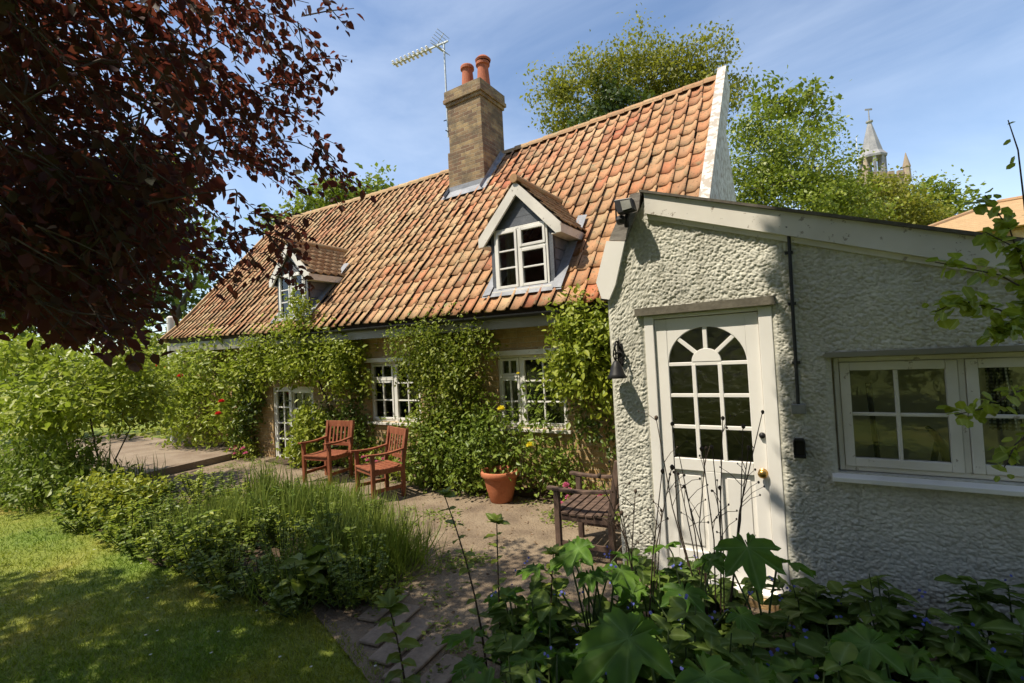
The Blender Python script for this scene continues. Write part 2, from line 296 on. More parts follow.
# ------------------------------------------------------------------ foliage
def unit(a): return a / np.maximum(np.linalg.norm(a, axis=-1, keepdims=True), 1e-9)
T_OVATE = (np.array([(0, 0, 0), (0.33, 0.27, 0.07), (0.7, 0.2, 0.03), (1, 0, -0.1), (0.7, -0.2, 0.03), (0.33, -0.27, 0.07)]), [(0, 1, 2, 3), (0, 3, 4, 5)])
T_ROUND = (np.array([(0, 0, 0), (0.25, 0.36, 0.06), (0.75, 0.33, 0.02), (1, 0, -0.08), (0.75, -0.33, 0.02), (0.25, -0.36, 0.06)]), [(0, 1, 2, 3), (0, 3, 4, 5)])
def T_broad(wmax=.30):
    ts = [0, .12, .3, .5, .7, .87, 1.0]; ws = [.02, .6, .95, 1.0, .78, .42, 0]; vs = []; fs = []; vn = []
    for i, (t, w) in enumerate(zip(ts, ws)):
        z = -.22 * t ** 2; u = .03 * (-1) ** i; vs += [(t, 0, z), (t, w * wmax, z + .07 * w + u * w), (t, -w * wmax, z + .07 * w - u * w)]; vn += [1, 0, 0]
        if i: a = 3 * i; fs += [(a - 3, a - 2, a + 1, a), (a - 3, a, a + 2, a - 1)]
    return np.array(vs), fs, np.array(vn, float)
T_BROAD = T_broad()
T_RHOMB = (np.array([(0, 0, 0), (0.5, 0.32, 0.06), (1, 0, -0.06), (0.5, -0.32, 0.06)]), [(0, 1, 2, 3)])
T_BLADE = (np.array([(0, 0.02, 0), (0.4, 0.026, 0.03), (0.75, 0.02, -0.05), (1, 0, -0.22), (0.75, -0.02, -0.05), (0.4, -0.026, 0.03), (0, -0.02, 0)]), [(0, 1, 5, 6), (1, 2, 4, 5), (2, 3, 4)])
def T_lobed():
    vs = [(0.12, 0, 0.0)]; rim = []; vn = [1.0]
    lobes = [(-150, .45), (-95, .72), (-45, .86), (0, 1.0), (45, .86), (95, .72), (150, .45)]
    for i, (a, l) in enumerate(lobes):
        for da, f in ((-20, .62), (-12, .80), (-7, .86), (0, 1.0), (7, .86), (12, .80), (20, .62)):
            th = R(a + da); rim.append((0.12 + 0.62 * l * f * math.cos(th), 0.62 * l * f * math.sin(th), -0.10 * (l * f) ** 2 + (0.05 if abs(da) > 10 else -0.02) + 0.02 * math.sin(i * 2.3 + da))); vn.append(1.0 if da == 0 else 0.0)
    vs += rim; n = len(rim)
    return np.array(vs), [(0, i + 1, i + 2) for i in range(n - 1)], np.array(vn)
T_LOBED = T_lobed()
def leaves(name, P, size, D, Nn, tmpl, mat, parent=None, width=1.0, smooth=False):
    tv, tf = tmpl[:2]; n = len(P); k = len(tv); size = np.broadcast_to(np.asarray(size, float), (n,))
    D = unit(D); Nn = unit(Nn - D * np.sum(Nn * D, 1, keepdims=True)); S = np.cross(Nn, D)
    w = np.broadcast_to(np.asarray(width, float), (n,))
    V = P[:, None] + size[:, None, None] * (tv[None, :, 0:1] * D[:, None] + tv[None, :, 1:2] * w[:, None, None] * S[:, None] + tv[None, :, 2:3] * Nn[:, None])
    F = []
    for ln in sorted({len(f) for f in tf}):
        fa = np.array([f for f in tf if len(f) == ln]); F.append((fa[None] + (np.arange(n) * k)[:, None, None]).reshape(-1, ln))
    o = np_mesh(name, V.reshape(-1, 3), F, mat, parent, smooth)
    vn = tmpl[2] if len(tmpl) > 2 else (np.abs(tv[:, 1]) < 1e-6).astype(float)
    if len(o.data.vertices) == n * k: o.data.attributes.new('vein', 'FLOAT', 'POINT').data.foreach_set('value', np.tile(vn, n).astype(np.float32))
    return o
def rand_dirs(n): return unit(rng.normal(size=(n, 3)))
def in_lumps(lumps, n, shell=0.55):
    L = np.array(lumps, float); vol = L[:, 3] * L[:, 4] * L[:, 5]; idx = rng.choice(len(L), n, p=(vol ** 0.75) / (vol ** 0.75).sum())
    d = rand_dirs(n); r = 1 - shell * rng.random(n) ** 1.6
    wob = np.array([noise.noise(Vector((a[0] * 1.7 + i * 3.1, a[1] * 1.7, a[2] * 1.7))) for a, i in zip(d, idx)])
    r = r * (1 + 0.38 * wob)
    return L[idx, :3] + d * L[idx, 3:6] * r[:, None], d
def clumped(lumps, n, per=18, sig=0.12, shell=0.6, flat=0.6):
    c, d = in_lumps(lumps, max(1, n // per), shell); P = np.repeat(c, per, 0); d = np.repeat(d, per, 0)
    P = P + rng.normal(size=P.shape) * sig * np.array((1, 1, flat)); return P, d, c
def leafset(name, P, d, size, mat, parent, tmpl=T_OVATE, up=0.7, out=0.5, droop=0.35, jit=0.35):
    n = len(P); Nn = unit(d * out + np.array((0, 0, up)) + rng.normal(size=(n, 3)) * 0.45)
    D = unit(rand_dirs(n) + d * 0.4 - np.array((0, 0, droop)))
    return leaves(name, P, size * (1 + jit * rng.normal(size=n)).clip(0.45, 1.7), D, Nn, tmpl, mat, parent)
def limbs(mb, root_pts, targets, r0, r1=0.006, n=6, bend=0.15):
    """connect targets to a growing set of nodes, nearest first"""
    nodes = [np.array(p, float) for p in root_pts]; gen = [0] * len(nodes)
    T = sorted([np.array(t, float) for t in targets], key=lambda t: np.min(np.linalg.norm(np.array(root_pts) - t, axis=1)))
    for t in T:
        A = np.array(nodes); dist = np.linalg.norm(A - t, axis=1) + 0.6 * np.maximum(0, A[:, 2] - t[2]) ; i = int(np.argmin(dist)); a = nodes[i]
        mid = (a + t) / 2 + np.array((*(rng.normal(size=2) * bend * 0.5), bend * 0.5)) * np.linalg.norm(t - a)
        g = gen[i]; ra = max(r1, r0 * 0.66 ** (g + 1)); rb = max(r1 * 0.6, r0 * 0.66 ** (g + 2))
        mb.tube([a, mid, t], [ra, (ra + rb) / 2, rb], n, cap=False); nodes += [mid, t]; gen += [g + 1, g + 2]
    return mb
def tree(name, label, base, height, lumps, n, leaf, mat, per=26, sig=0.5, trunk=0.2, shell=0.65, tmpl=T_RHOMB, nl=40, group=None, cat='tree'):
    root = empty(name, base, label=label, cat=cat, group=group); b = np.array(base, float)
    P, d, c = clumped(lumps, n, per, sig, shell); leafset('crown', P - b, d, leaf, mat, root, tmpl, up=0.5, out=0.6)
    mb = MB(); top = np.array((0, 0, height * 0.42)); h = [np.array((0, 0, 0.0)), np.array((0.05, 0.03, height * 0.2)), top]
    mb.tube(h, [trunk * 1.25, trunk, trunk * 0.8], 10)
    sel = c[rng.choice(len(c), min(nl, len(c)), replace=False)] - b
    limbs(mb, [top], sel, trunk * 0.9, 0.02); mb.build('trunk', M['bark'], root, smooth=True, fix=False); return root

# ------------------------------------------------------------------ ground
def sheet(name, poly, z, mat, th=0.0):
    mb = MB()
    if th: mb.prism(poly, z - th, z, 'z')
    else: mb.add([(x, y, z) for x, y in poly], [tuple(range(len(poly)))])
    return tag(mb.build(name, mat), kind='structure')
sheet('lawn', [(-260, -120), (220, -120), (220, 300), (-260, 300)], 0.0, M['lawn'])
sheet('patio', [(-10.15, 2.75), (-9.0, 3.1), (-7.2, 3.0), (-4.4, 2.6), (-3.1, 2.15), (-1.75, 1.7), (-0.9, 1.4), (0.6, 2.4), (0.9, 3.8), (-1.44, 3.8), (-1.44, 5.66), (-10.15, 5.66)], 0.012, M['patio'])
sheet('terrace', [(-17.5, 3.25), (-9.85, 3.2), (-10.3, 5.66), (-17.5, 5.66)], 0.14, M['terrace'], 0.135)
BED = [(-9.3, 2.35), (-8.6, 2.95), (-7.4, 3.35), (-6.2, 3.75), (-5.2, 3.75), (-4.2, 3.45), (-3.35, 3.1), (-2.95, 2.7), (-3.15, 2.3), (-3.9, 2.12), (-5.0, 2.1), (-5.9, 2.05), (-6.6, 2.2), (-8.0, 2.15)]
def soft(poly, sub=4, j=0.05):
    o = []
    for i, p in enumerate(poly):
        q = poly[(i + 1) % len(poly)]
        for k in range(sub):
            t = k / sub; o.append((p[0] + (q[0] - p[0]) * t + rng.normal() * j, p[1] + (q[1] - p[1]) * t + rng.normal() * j))
    return o
sheet('flower_bed', soft(BED), 0.024, M['soil'])
sheet('flower_border', soft([(-1.75, 1.2), (-1.7, 1.9), (-1.35, 2.5), (-1.2, 3.3), (-0.6, 3.55), (0.4, 3.72), (2.6, 3.72), (2.6, 0.2), (0.6, 0.4), (-0.6, 0.7)]), 0.03, M['soil'])
sheet('garden_border', soft([(-17, 2.2), (-10.2, 2.3), (-9.9, 3.1), (-17, 3.2)]), 0.02, M['soil'])
sheet('wall_border', soft([(-9.3, 5.3), (-4.8, 5.28), (-2.2, 5.3), (-1.6, 5.1), (-1.5, 5.64), (-9.3, 5.64)], 4, 0.04), 0.028, M['soil'])

# ------------------------------------------------------------------ cottage
HX0, HX1, HY = -13.45, -1.12, 5.65
def ze(x): return 2.45 + 0.012 * max(0.0, -2.3 - x)
def zr(x): return 6.17 - 0.11 * math.sin(math.pi * min(1, max(0, (-1.1 - x) / 11.5)))
RY0, RY1 = 5.33, 8.45
RN = np.array((0, -math.sin(R(50)), math.cos(R(50))))
def roofpt(x, f, h=0.0):
    z0 = ze(x); fl = 0.10 * max(0.0, 0.22 - f) ** 2 / 0.05 * max(0.0, min(1.0, (-9 - x) / 4))
    return np.array((x, RY0 + f * (RY1 - RY0), z0 + (zr(x) - z0) * f + fl)) + RN * h
cottage = empty('cottage', (0, 0, 0), label='brick cottage with a steep orange pantile roof and two dormers', cat='house')
def wall_holes(mb, x0, x1, z0, z1, holes, y0, y1):
    xs = sorted({x0, x1, *[h[0] for h in holes], *[h[1] for h in holes]}); zs = sorted({z0, z1, *[h[2] for h in holes], *[h[3] for h in holes]})
    for i in range(len(xs) - 1):
        for j in range(len(zs) - 1):
            cx, cz = (xs[i] + xs[i + 1]) / 2, (zs[j] + zs[j + 1]) / 2
            if not any(h[0] < cx < h[1] and h[2] < cz < h[3] for h in holes): mb.box(xs[i], xs[i + 1], y0, y1, zs[j], zs[j + 1])
DOORH = (-9.50, -8.14, 0.0, 1.45); W1 = (-6.55, -5.38, 0.84, 1.84); W2 = (-3.88, -2.80, 0.84, 1.84)
mb = MB(); wall_holes(mb, HX0 + 0.1, HX1 - 0.12, 0, 2.42, [DOORH, W1, W2], HY, HY + 0.3)
mb.box(HX0 + 0.1, HX0 + 0.4, HY + 0.3, 11.2, 0, 2.4); mb.box(HX0 + 0.4, HX1 - 0.12, 10.9, 11.2, 0, 2.4)
mb.build('wall', M['brick'], cottage)
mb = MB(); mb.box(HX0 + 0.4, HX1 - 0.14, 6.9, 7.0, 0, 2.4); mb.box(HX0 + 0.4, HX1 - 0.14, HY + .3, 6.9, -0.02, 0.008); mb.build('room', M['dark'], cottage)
mb = MB(); mb.prism([(HY, 0), (11.2, 0), (11.2, 2.4), (8.45, 6.05), (HY, 2.75)], HX1 - 0.12, HX1, 'x'); mb.build('gable_wall', M['flaky'], cottage)
# roof deck
mb = MB(); nx = 28
xs = np.linspace(HX0 + 0.06, HX1 - 0.02, nx); vs = []; fs = []
for x in xs:
    a = roofpt(x, 0, -0.03); b = roofpt(x, 1, -0.03); vs += [a, b, (x, 16.9 - a[1], a[2]), (x, a[1] + 0.05, a[2] - 0.10)]
for i in range(nx - 1):
    k = i * 4; fs += [(k, k + 4, k + 5, k + 1), (k + 1, k + 5, k + 6, k + 2), (k, k + 3, k + 7, k + 4)]
mb.add(vs, fs); roof = mb.build('roof', M['deck'], cottage)
# pantiles, one island each
DORM = [-3.31, -8.50]; CH = (-6.20, -5.36, 7.70, 8.50)
def pantiles():
    tw, rows = (HX1 - HX0 - 0.06) / 60, 16; nu = 10; us = np.linspace(-0.01, 0.985, nu); V = []; F4 = []
    ncol = 60
    for c in range(ncol):
        x0 = HX0 + 0.05 + c * tw
        for r in range(rows):
            xc = x0 + tw / 2; f0 = r / rows; fc = (r + 0.5) / rows; yc = RY0 + fc * (RY1 - RY0)
            if any(abs(xc - d) < 0.45 and 0.22 < yc - RY0 < 1.0 for d in DORM): continue
            if CH[0] + 0.02 < xc < CH[1] - 0.02 and yc > CH[2] + 0.02: continue
            jx, jh, js, jt = rng.normal() * 0.005, rng.normal() * 0.003, rng.normal() * 0.008 - (.03 if rng.random() < .02 else 0), rng.normal() * 0.008
            n0 = len(V)
            for row, (ff, lift) in enumerate(((f0 - 0.006, 0.018), (f0 + 0.5 / rows, 0.011), (f0 + 1.16 / rows, 0.001))):
                for u in us:
                    h = 0.044 * math.exp(-((u - 0.88) / 0.16) ** 2) - 0.008 * math.sin(math.pi * min(1, max(0, u / 0.72))) + (0.004 if u < 0.05 else 0)
                    V.append(roofpt(x0 + u * tw + jx + jt * row * 0.3, max(ff + js / 4.8, -0.012), 0.012 + h + lift + jh + (u - 0.5) * jt))
            for u in range(nu): V.append(np.array(V[n0 + u]) - RN * 0.016)
            for q in range(2):
                for u in range(nu - 1): F4.append((n0 + q * nu + u, n0 + q * nu + u + 1, n0 + (q + 1) * nu + u + 1, n0 + (q + 1) * nu + u))
            for u in range(nu - 1): F4.append((n0 + 3 * nu + u, n0 + 3 * nu + u + 1, n0 + u + 1, n0 + u))
    return np_mesh('pantile_covering', V, [np.array(F4)], M['tiles'], roof, smooth=False)
pt = pantiles()
# ridge tiles
mb = MB(); x = HX0 + 0.05
while x < HX1 - 0.1:
    if not (CH[0] - 0.05 < x + 0.17 < CH[1] + 0.05):
        n0 = 9; vs = []
        for xx in (x, x + 0.33):
            for k in range(n0):
                th = math.pi * (k / (n0 - 1)) ; rr = 0.125 + rng.normal() * 0.003
                vs.append((xx, 8.45 - rr * math.cos(th), zr(xx) - 0.05 + rr * math.sin(th) + (0.012 if xx == x else 0)))
        mb.add(vs, [(k, k + 1, n0 + k + 1, n0 + k) for k in range(n0 - 1)] + [tuple(range(n0)), tuple(range(n0, 2 * n0))])
    x += 0.335
mb.build('ridge_capping', M['ridge'], roof)
# verges
def verge(x0, x1, up, down, mat, name, end=1.0):
    mb = MB(); vs = []
    for f in np.linspace(-0.015, end, 9):
        for x, h in ((x0, up), (x1, up), (x1, -down), (x0, -down)): vs.append(roofpt(x, f, h) if True else None)
    fs = [(i * 4 + k, i * 4 + (k + 1) % 4, i * 4 + 4 + (k + 1) % 4, i * 4 + 4 + k) for i in range(8) for k in range(4)] + [(0, 1, 2, 3), (35, 34, 33, 32)]
    return mb.add(vs, fs).build(name, mat, cottage)
verge(HX1 - 0.01, HX1 + 0.12, 0.13, 0.30, M['flaky'], 'barge_board', 1.03)
verge(HX0 - 0.03, HX0 + 0.04, 0.075, 0.12, M['ridge'], 'verge_board')
# eaves
mb = MB(); fx = (HX0 + 0.1, -2.3, -1.5); mb.prism([(x, ze(x) - .045) for x in fx] + [(x, ze(x) - .255) for x in reversed(fx)], 5.385, 5.41, 'y'); mb.prism([(x, ze(x) - .22) for x in fx] + [(x, ze(x) - .245) for x in reversed(fx)], 5.411, HY + .1, 'y'); mb.build('fascia', M['fascia'], cottage)
mb = MB(); vs = []; n0 = 9; gx = np.linspace(-9.4, -1.52, 12)
for x in gx:
    for k in range(n0):
        th = math.pi * k / (n0 - 1); vs.append((x, 5.335 + 0.048 * math.cos(th), ze(x) - 0.075 - 0.048 * math.sin(th)))
mb.add(vs, [(i * n0 + k, i * n0 + k + 1, i * n0 + n0 + k + 1, i * n0 + n0 + k) for i in range(len(gx) - 1) for k in range(n0 - 1)]); g = mb.build('gutter', M['black'], cottage)
sm = g.modifiers.new('thick', 'SOLIDIFY'); sm.thickness = 0.006

def frame(mb, x0, x1, z0, z1, y0, y1, w):
    mb.box(x0, x0 + w, y0, y1, z0, z1); mb.box(x1 - w, x1, y0, y1, z0, z1); mb.box(x0 + w, x1 - w, y0 + .002, y1, z1 - w, z1); mb.box(x0 + w, x1 - w, y0 + .002, y1, z0, z0 + w)
def bars(mb, x0, x1, z0, z1, y0, y1, xs, zs, w):
    for x in xs: mb.box(x - w / 2, x + w / 2, y0, y1, z0, z1)
    for z in zs: mb.box(x0, x1, y0 + 0.003, y1 - 0.003, z - w / 2, z + w / 2)
def pane(name, x0, x1, z0, z1, y, mat, parent):
    return MB().box(x0, x1, y, y + 0.004, z0, z1).build(name, mat, parent)
def casement(mb, x0, x1, z0, z1, y, nx, nz, fw=0.045, bw=0.022):
    frame(mb, x0, x1, z0, z1, y, y + 0.045, fw)
    bars(mb, x0 + fw, x1 - fw, z0 + fw, z1 - fw, y + 0.008, y + 0.036, [x0 + fw + (x1 - x0 - 2 * fw) * i / nx for i in range(1, nx)], [z0 + fw + (z1 - z0 - 2 * fw) * i / nz for i in range(1, nz)], bw)
def cottage_window(h, split, vent_left=True):
    x0, x1, z0, z1 = h; y = HY + 0.05
    mb = MB(); frame(mb, x0, x1, z0, z1, y - 0.01, y + 0.06, 0.03); mb.box(split - 0.022, split + 0.022, y - 0.006, y + 0.055, z0 + 0.03, z1 - 0.03)
    zv = z0 + (z1 - z0) * 0.70
    casement(mb, x0 + 0.034, split - 0.026, zv + 0.02, z1 - 0.034, y - 0.018, 2, 1, 0.035)
    mb.box(x0 + 0.03, split - 0.022, y - 0.022, y + 0.05, zv - 0.012, zv + 0.017)
    casement(mb, x0 + 0.034, split - 0.026, z0 + 0.034, zv - 0.015, y - 0.018, 2, 2, 0.035)
    casement(mb, split + 0.026, x1 - 0.034, z0 + 0.034, z1 - 0.034, y - 0.015, 2, 3, 0.035)
    w = mb.build('window', M['white'], cottage, bevel=0.003)
    pane('pane', x0 + 0.03, x1 - 0.03, z0 + 0.03, z1 - 0.03, y + 0.02, M['glass'], w)
    MB().box(x0 - 0.09, x1 + 0.05, HY - 0.035, HY + 0.04, z1 + 0.004, z1 + 0.075).build('lintel', M['whiteworn'], w)
    MB().box(x0 - 0.05, x1 + 0.05, HY - 0.05, HY + 0.04, z0 - 0.045, z0 - 0.003).build('sill', M['whiteworn'], w, bevel=0.004)
    for xa, xb in ((x0 + 0.03, x0 + 0.24), (x1 - 0.2, x1 - 0.03)):
        mb = MB(); k = 14; vs = []
        for i in range(k + 1):
            t = i / k; vs += [(xa + (xb - xa) * t, y + 0.14 + 0.02 * math.sin(t * 18), z0 + 0.02), (xa + (xb - xa) * t, y + 0.14 + 0.02 * math.sin(t * 18), z1)]
        mb.add(vs, [(2 * i, 2 * i + 2, 2 * i + 3, 2 * i + 1) for i in range(k)])
        mb.build('curtain', M['curtain'], w)
    return w
cottage_window(W1, -5.99); cottage_window(W2, -3.51)
x0, x1, z0, z1 = DOORH; y = HY + 0.04; mb = MB()
frame(mb, x0, x1, -0.0, z1, y - 0.012, y + 0.07, 0.05)
casement(mb, x0 + 0.055, -8.90, 0.03, z1 - 0.055, y - 0.004, 2, 4, 0.045, 0.026); casement(mb, -8.895, x1 - 0.055, 0.03, z1 - 0.055, y - 0.002, 2, 4, 0.075, 0.026)
mb.box(-8.94, -8.85, y - 0.03, y - 0.008, 0.1, z1 - 0.10)
d = mb.build('door', M['white'], cottage, bevel=0.003); pane('pane', x0 + 0.05, x1 - 0.05, 0.03, z1 - 0.05, y + 0.028, M['glass'], d)
MB().tube([(-8.90, y - 0.032, 1.17), (-8.90, y - 0.055, 1.17), (-8.84, y - 0.06, 1.17)], 0.012, 8).build('handle', M['iron'], d)

# dormers
def plain_tiles(V, F, o, u, v, nrm, nu, nv, tw, th, scallop=False):
    for r in range(nv):
        for c in range(nu):
            b = o + u * ((c + (0.5 if r % 2 else 0)) * tw) + v * (r * th); j = rng.normal(size=2) * 0.003; n0 = len(V)
            prof = [(0.02, 0.03), (0.25, 0.0), (0.5, -0.03), (0.75, 0.0), (0.98, 0.03)] if scallop else [(0.02, 0), (0.5, 0), (0.98, 0)]
            for (a, s) in prof: V.append(b + u * (a * tw) + v * (s + j[0]) + nrm * (0.022 + j[1]))
            for (a, s) in prof: V.append(b + u * (a * tw) + v * (th * 1.25) + nrm * 0.004)
            for (a, s) in prof: V.append(b + u * (a * tw) + v * (s + j[0]) + nrm * (0.008 + j[1]))
            k = len(prof)
            for i in range(k - 1): F.append((n0 + i, n0 + i + 1, n0 + k + i + 1, n0 + k + i)); F.append((n0 + 2 * k + i, n0 + 2 * k + i + 1, n0 + i + 1, n0 + i))
def dormer():
    cx = DORM[0]; yf = 5.55; hw = 0.475; zb = 2.68; zt = 3.60; za = 4.20; ew = 0.62; zeave = 3.55
    mb = MB()   # cheeks and front surround
    for s in (-1, 1):
        xa, xb = cx + s * hw, cx + s * (hw - 0.04)
        mb.prism([(yf, zb), (yf, zt), (6.32, zt), (6.32, 3.3)], min(xa, xb), max(xa, xb), 'x')
        for k in range(6):
            zz = zb + 0.1 + k * 0.15; yb = 5.35 + (zz - 2.45) / 1.19 + 0.1
            mb.box(min(xa, xa + s * 0.012), max(xa, xa + s * 0.012), yf + 0.01, max(yf + 0.05, yb), zz, zz + 0.13)
    mb.box(cx - hw - .012, cx - hw + 0.055, yf - 0.012, yf + 0.03, zb, zt); mb.box(cx + hw - 0.055, cx + hw + .012, yf - 0.012, yf + 0.03, zb, zt)
    for k in range(5):
        zz = zt + k * 0.115; w = (za - 0.03 - zz) / (za - zeave) * ew; w2 = (za - 0.03 - zz - 0.11) / (za - zeave) * ew
        if w > 0.03: mb.prism([(cx - w, zz), (cx + w, zz), (cx + max(w2, 0.005), zz + 0.111), (cx - max(w2, 0.005), zz + 0.111)], yf - 0.015 + k * 0.0005, yf + 0.02, 'y')
    body = mb.build('dormer', M['slate'], cottage)
    mb = MB(); x0, x1, z0, z1 = cx - 0.42, cx + 0.42, 2.735, 3.59; sp = cx - 0.03
    frame(mb, x0, x1, z0, z1, yf - 0.03, yf + 0.04, 0.03); mb.box(sp - 0.018, sp + 0.018, yf - 0.026, yf + 0.03, z0 + .03, z1 - .03)
    casement(mb, x0 + .033, sp - .021, z0 + .033, z1 - .033, yf - 0.04, 1, 3, 0.036)
    casement(mb, sp + .021, x1 - .033, 3.30, z1 - .033, yf - 0.04, 1, 1, 0.036); casement(mb, sp + .021, x1 - .033, z0 + .033, 3.27, yf - 0.04, 1, 2, 0.036)
    mb.box(sp + .02, x1 - .03, yf - .03, yf + .02, 3.271, 3.299)
    mb.box(x0 - 0.05, x1 + 0.05, yf - 0.075, yf + 0.02, z0 - 0.035, z0 - 0.002)
    w = mb.build('window_frame', M['white'], body, bevel=0.003)
    pane('pane', x0 + .03, x1 - .03, z0 + .03, z1 - .03, yf - 0.008, M['glass'], body)
    mb = MB(); k = 12; vs = []
    for i in range(k + 1):
        t = i / k; X = x0 + 0.12 + 0.2 * t; Y = yf + 0.07 + 0.015 * math.sin(t * 20); vs += [(X, Y, z0 + 0.03), (X, Y, z1)]
    mb.add(vs, [(2 * i, 2 * i + 2, 2 * i + 3, 2 * i + 1) for i in range(k)]).build('curtain', M['curtain'], body)
    # roof: two slopes of small tiles
    V = []; F = []; sl = math.hypot(ew, za - zeave)
    for s in (-1, 1):
        v = np.array((-s * ew, 0, za - zeave)) / sl; nrm = np.array((s * (za - zeave), 0, ew)) / sl; u = np.array((0.0, 1.0, 0.0))
        plain_tiles(V, F, np.array((cx + s * (ew + 0.04), yf - 0.10, zeave - 0.035)), u, v, nrm, 11, 7, 0.165, 0.132, True)
    np_mesh('roof_tiles', V, [np.array(F)], M['ridge'], body)
    mb = MB()
    for s in (-1, 1): mb.prism([(cx, za - 0.02), (cx + s * (ew + 0.02), zeave - 0.03), (cx + s * (ew + 0.02), zeave - 0.07), (cx, za - 0.06)], yf - 0.06, 7.0, 'y')
    mb.build('roof_board', M['deck'], body)
    mb = MB(); pts = [(cx, yy, za + 0.015) for yy in (yf - 0.12, 6.3, 6.85)]; mb.tube(pts, 0.06, 10); mb.build('ridge_capping', M['ridge'], body)
    mb = MB()
    for s in (-1, 1):
        p = [(cx, za - 0.02), (cx + s * (ew + 0.03), zeave - 0.05), (cx + s * (ew + 0.03), zeave - 0.17), (cx + s * (ew - 0.05), zeave - 0.17 + 0.0), (cx, za - 0.20)]
        mb.prism(p, yf - 0.09 - 0.001 * s, yf - 0.055, 'y'); mb.box(min(cx + s * (hw + .015), cx + s * (ew + .03)), max(cx + s * (hw + .015), cx + s * (ew + .03)), yf - 0.054, 6.3, zeave - 0.17, zeave - 0.155)
        mb.box(min(cx + s * (ew + .01), cx + s * (ew + .03)), max(cx + s * (ew + .01), cx + s * (ew + .03)), yf - .054, 6.32, zeave - .154, zeave - .055)
    mb.build('barge_board', M['whiteworn'], body)
    mb = MB(); a = np.array
    vs = [roofpt(cx - 0.62, 0.045, 0.05), roofpt(cx + 0.62, 0.045, 0.05), roofpt(cx + 0.60, 0.085, 0.055), roofpt(cx - 0.60, 0.085, 0.055)]
    mb.add(vs, [(0, 1, 2, 3)])
    for s in (-1, 1): mb.add([roofpt(cx + s * (hw + 0.005), 0.05, 0.075), roofpt(cx + s * (hw + 0.14), 0.05, 0.06), roofpt(cx + s * (hw + 0.14), 0.36, 0.06), roofpt(cx + s * (hw + 0.005), 0.36, 0.075)], [(0, 1, 2, 3)])
    mb.build('flashing', M['lead'], body); return body
d1 = dormer(); d2 = copy_tree(d1, cottage); d2.location.x += DORM[1] - DORM[0]; d2.location.z += 0.06

# chimney
mb = MB(); cx0, cx1, cy0, cy1 = CH
mb.box(cx0 - .03, cx1 + .03, cy0 - .03, cy1 + .03, 4.6, 6.08); mb.box(cx0, cx1, cy0, cy1, 6.08, 7.04)
mb.box(cx0 - .03, cx1 + .03, cy0 - .03, cy1 + .03, 7.04, 7.11); mb.box(cx0 - .065, cx1 + .065, cy0 - .065, cy1 + .065, 7.11, 7.19); mb.box(cx0 - .045, cx1 + .045, cy0 - .045, cy1 + .045, 7.19, 7.36)
mb.prism([(cx0 + .02, 7.36), (cx1 - .02, 7.36), (cx1 - .15, 7.41), (cx0 + .15, 7.41)], cy0 + .02, cy1 - .02, 'y')
chim = mb.build('chimney', M['chimbrick'], cottage, bevel=0.008)
for k, px in enumerate((-5.90, -5.50)):
    mb = MB(); mb.lathe([(0.12, 7.36), (0.14, 7.40), (0.132, 7.5), (0.112, 7.78), (0.118, 7.82), (0.145, 7.84), (0.145, 7.89), (0.13, 7.915), (0.10, 7.915), (0.095, 7.5)], (px, 8.05, 0.0 if k else 0.06), 20)
    if k: mb.lathe([(0.15, 7.91), (0.165, 7.95), (0.11, 8.01), (0.02, 8.04), (0.0, 8.04)], (px + 0.01, 8.05, 0.0), 20)
    mb.build('chimney_pot', M['potclay'], chim, smooth=False)
mb = MB(); b0 = roofpt(cx0 - .14, 0.715, 0.065); b1 = roofpt(cx1 + .14, 0.715, 0.065); t0 = roofpt(cx0 - .14, 0.78, 0.065); t1 = roofpt(cx1 + .14, 0.78, 0.065)
mb.add([b0, b1, t1, t0], [(0, 1, 2, 3)])
for s, xx in ((-1, cx0 - .035), (1, cx1 + .035)): mb.add([roofpt(xx, 0.72, 0.085), roofpt(xx + s * .09, 0.72, 0.062), roofpt(xx + s * .09, 0.985, 0.062), roofpt(xx, 0.985, 0.085)], [(0, 1, 2, 3)]); mb.add([roofpt(xx + s * .003, 0.72, 0.08), roofpt(xx + s * .003, .985, .08), roofpt(xx + s * .003, .985, .14), roofpt(xx + s * .003, .72, .14)], [(0, 1, 2, 3)])
mb.box(cx0 - .036, cx1 + .036, cy0 - .036, cy0 - .03, 5.15, 5.36)
mb.build('flashing', M['lead'], chim)

# television aerial on the chimney
aer = empty('tv_aerial', (-6.44, 7.98, 6.6), label='pale metal television aerial strapped to the chimney stack', cat='aerial')
MB().tube([(0, 0, 0), (0, 0, 2.05)], 0.020, 10).build('mast', M['galv'], aer)
mb = MB(); mb.tube([(0.13, 0.1, 0.12), (0, 0, 0.12), (0.02, -0.1, 0.1)], 0.012, 6); mb.tube([(0.17, 0.0, 0.38), (0, 0, 0.38)], 0.012, 6); mb.tube([(0.0, .0, 0.38), (-0.04, -.08, 0.33)], 0.01, 6); mb.tube([(.16, .05, .12), (.17, .0, .38)], .008, 6); mb.build('bracket', M['iron'], aer)
mb = MB(); A = Vector((0.12, 0, 2.06)); Bv = Vector((-1.42, -0.12, 2.06)); mb.beam(A, Bv, 0.03, 0.03); mb.build('boom', M['galv'], aer)
mb = MB()
for k in range(9):
    p = A.lerp(Bv, 0.34 + 0.66 * k / 8.5)
    for sx in (-1, 1): mb.beam(p + Vector((0, -0.09, sx * 0.03)), p + Vector((0, 0.09, -sx * 0.03)), 0.05, 0.012)
mb.build('directors', plain('white plastic', (0.75, 0.75, 0.73), 0.5), aer)
mb = MB(); p = A.lerp(Bv, 0.2)
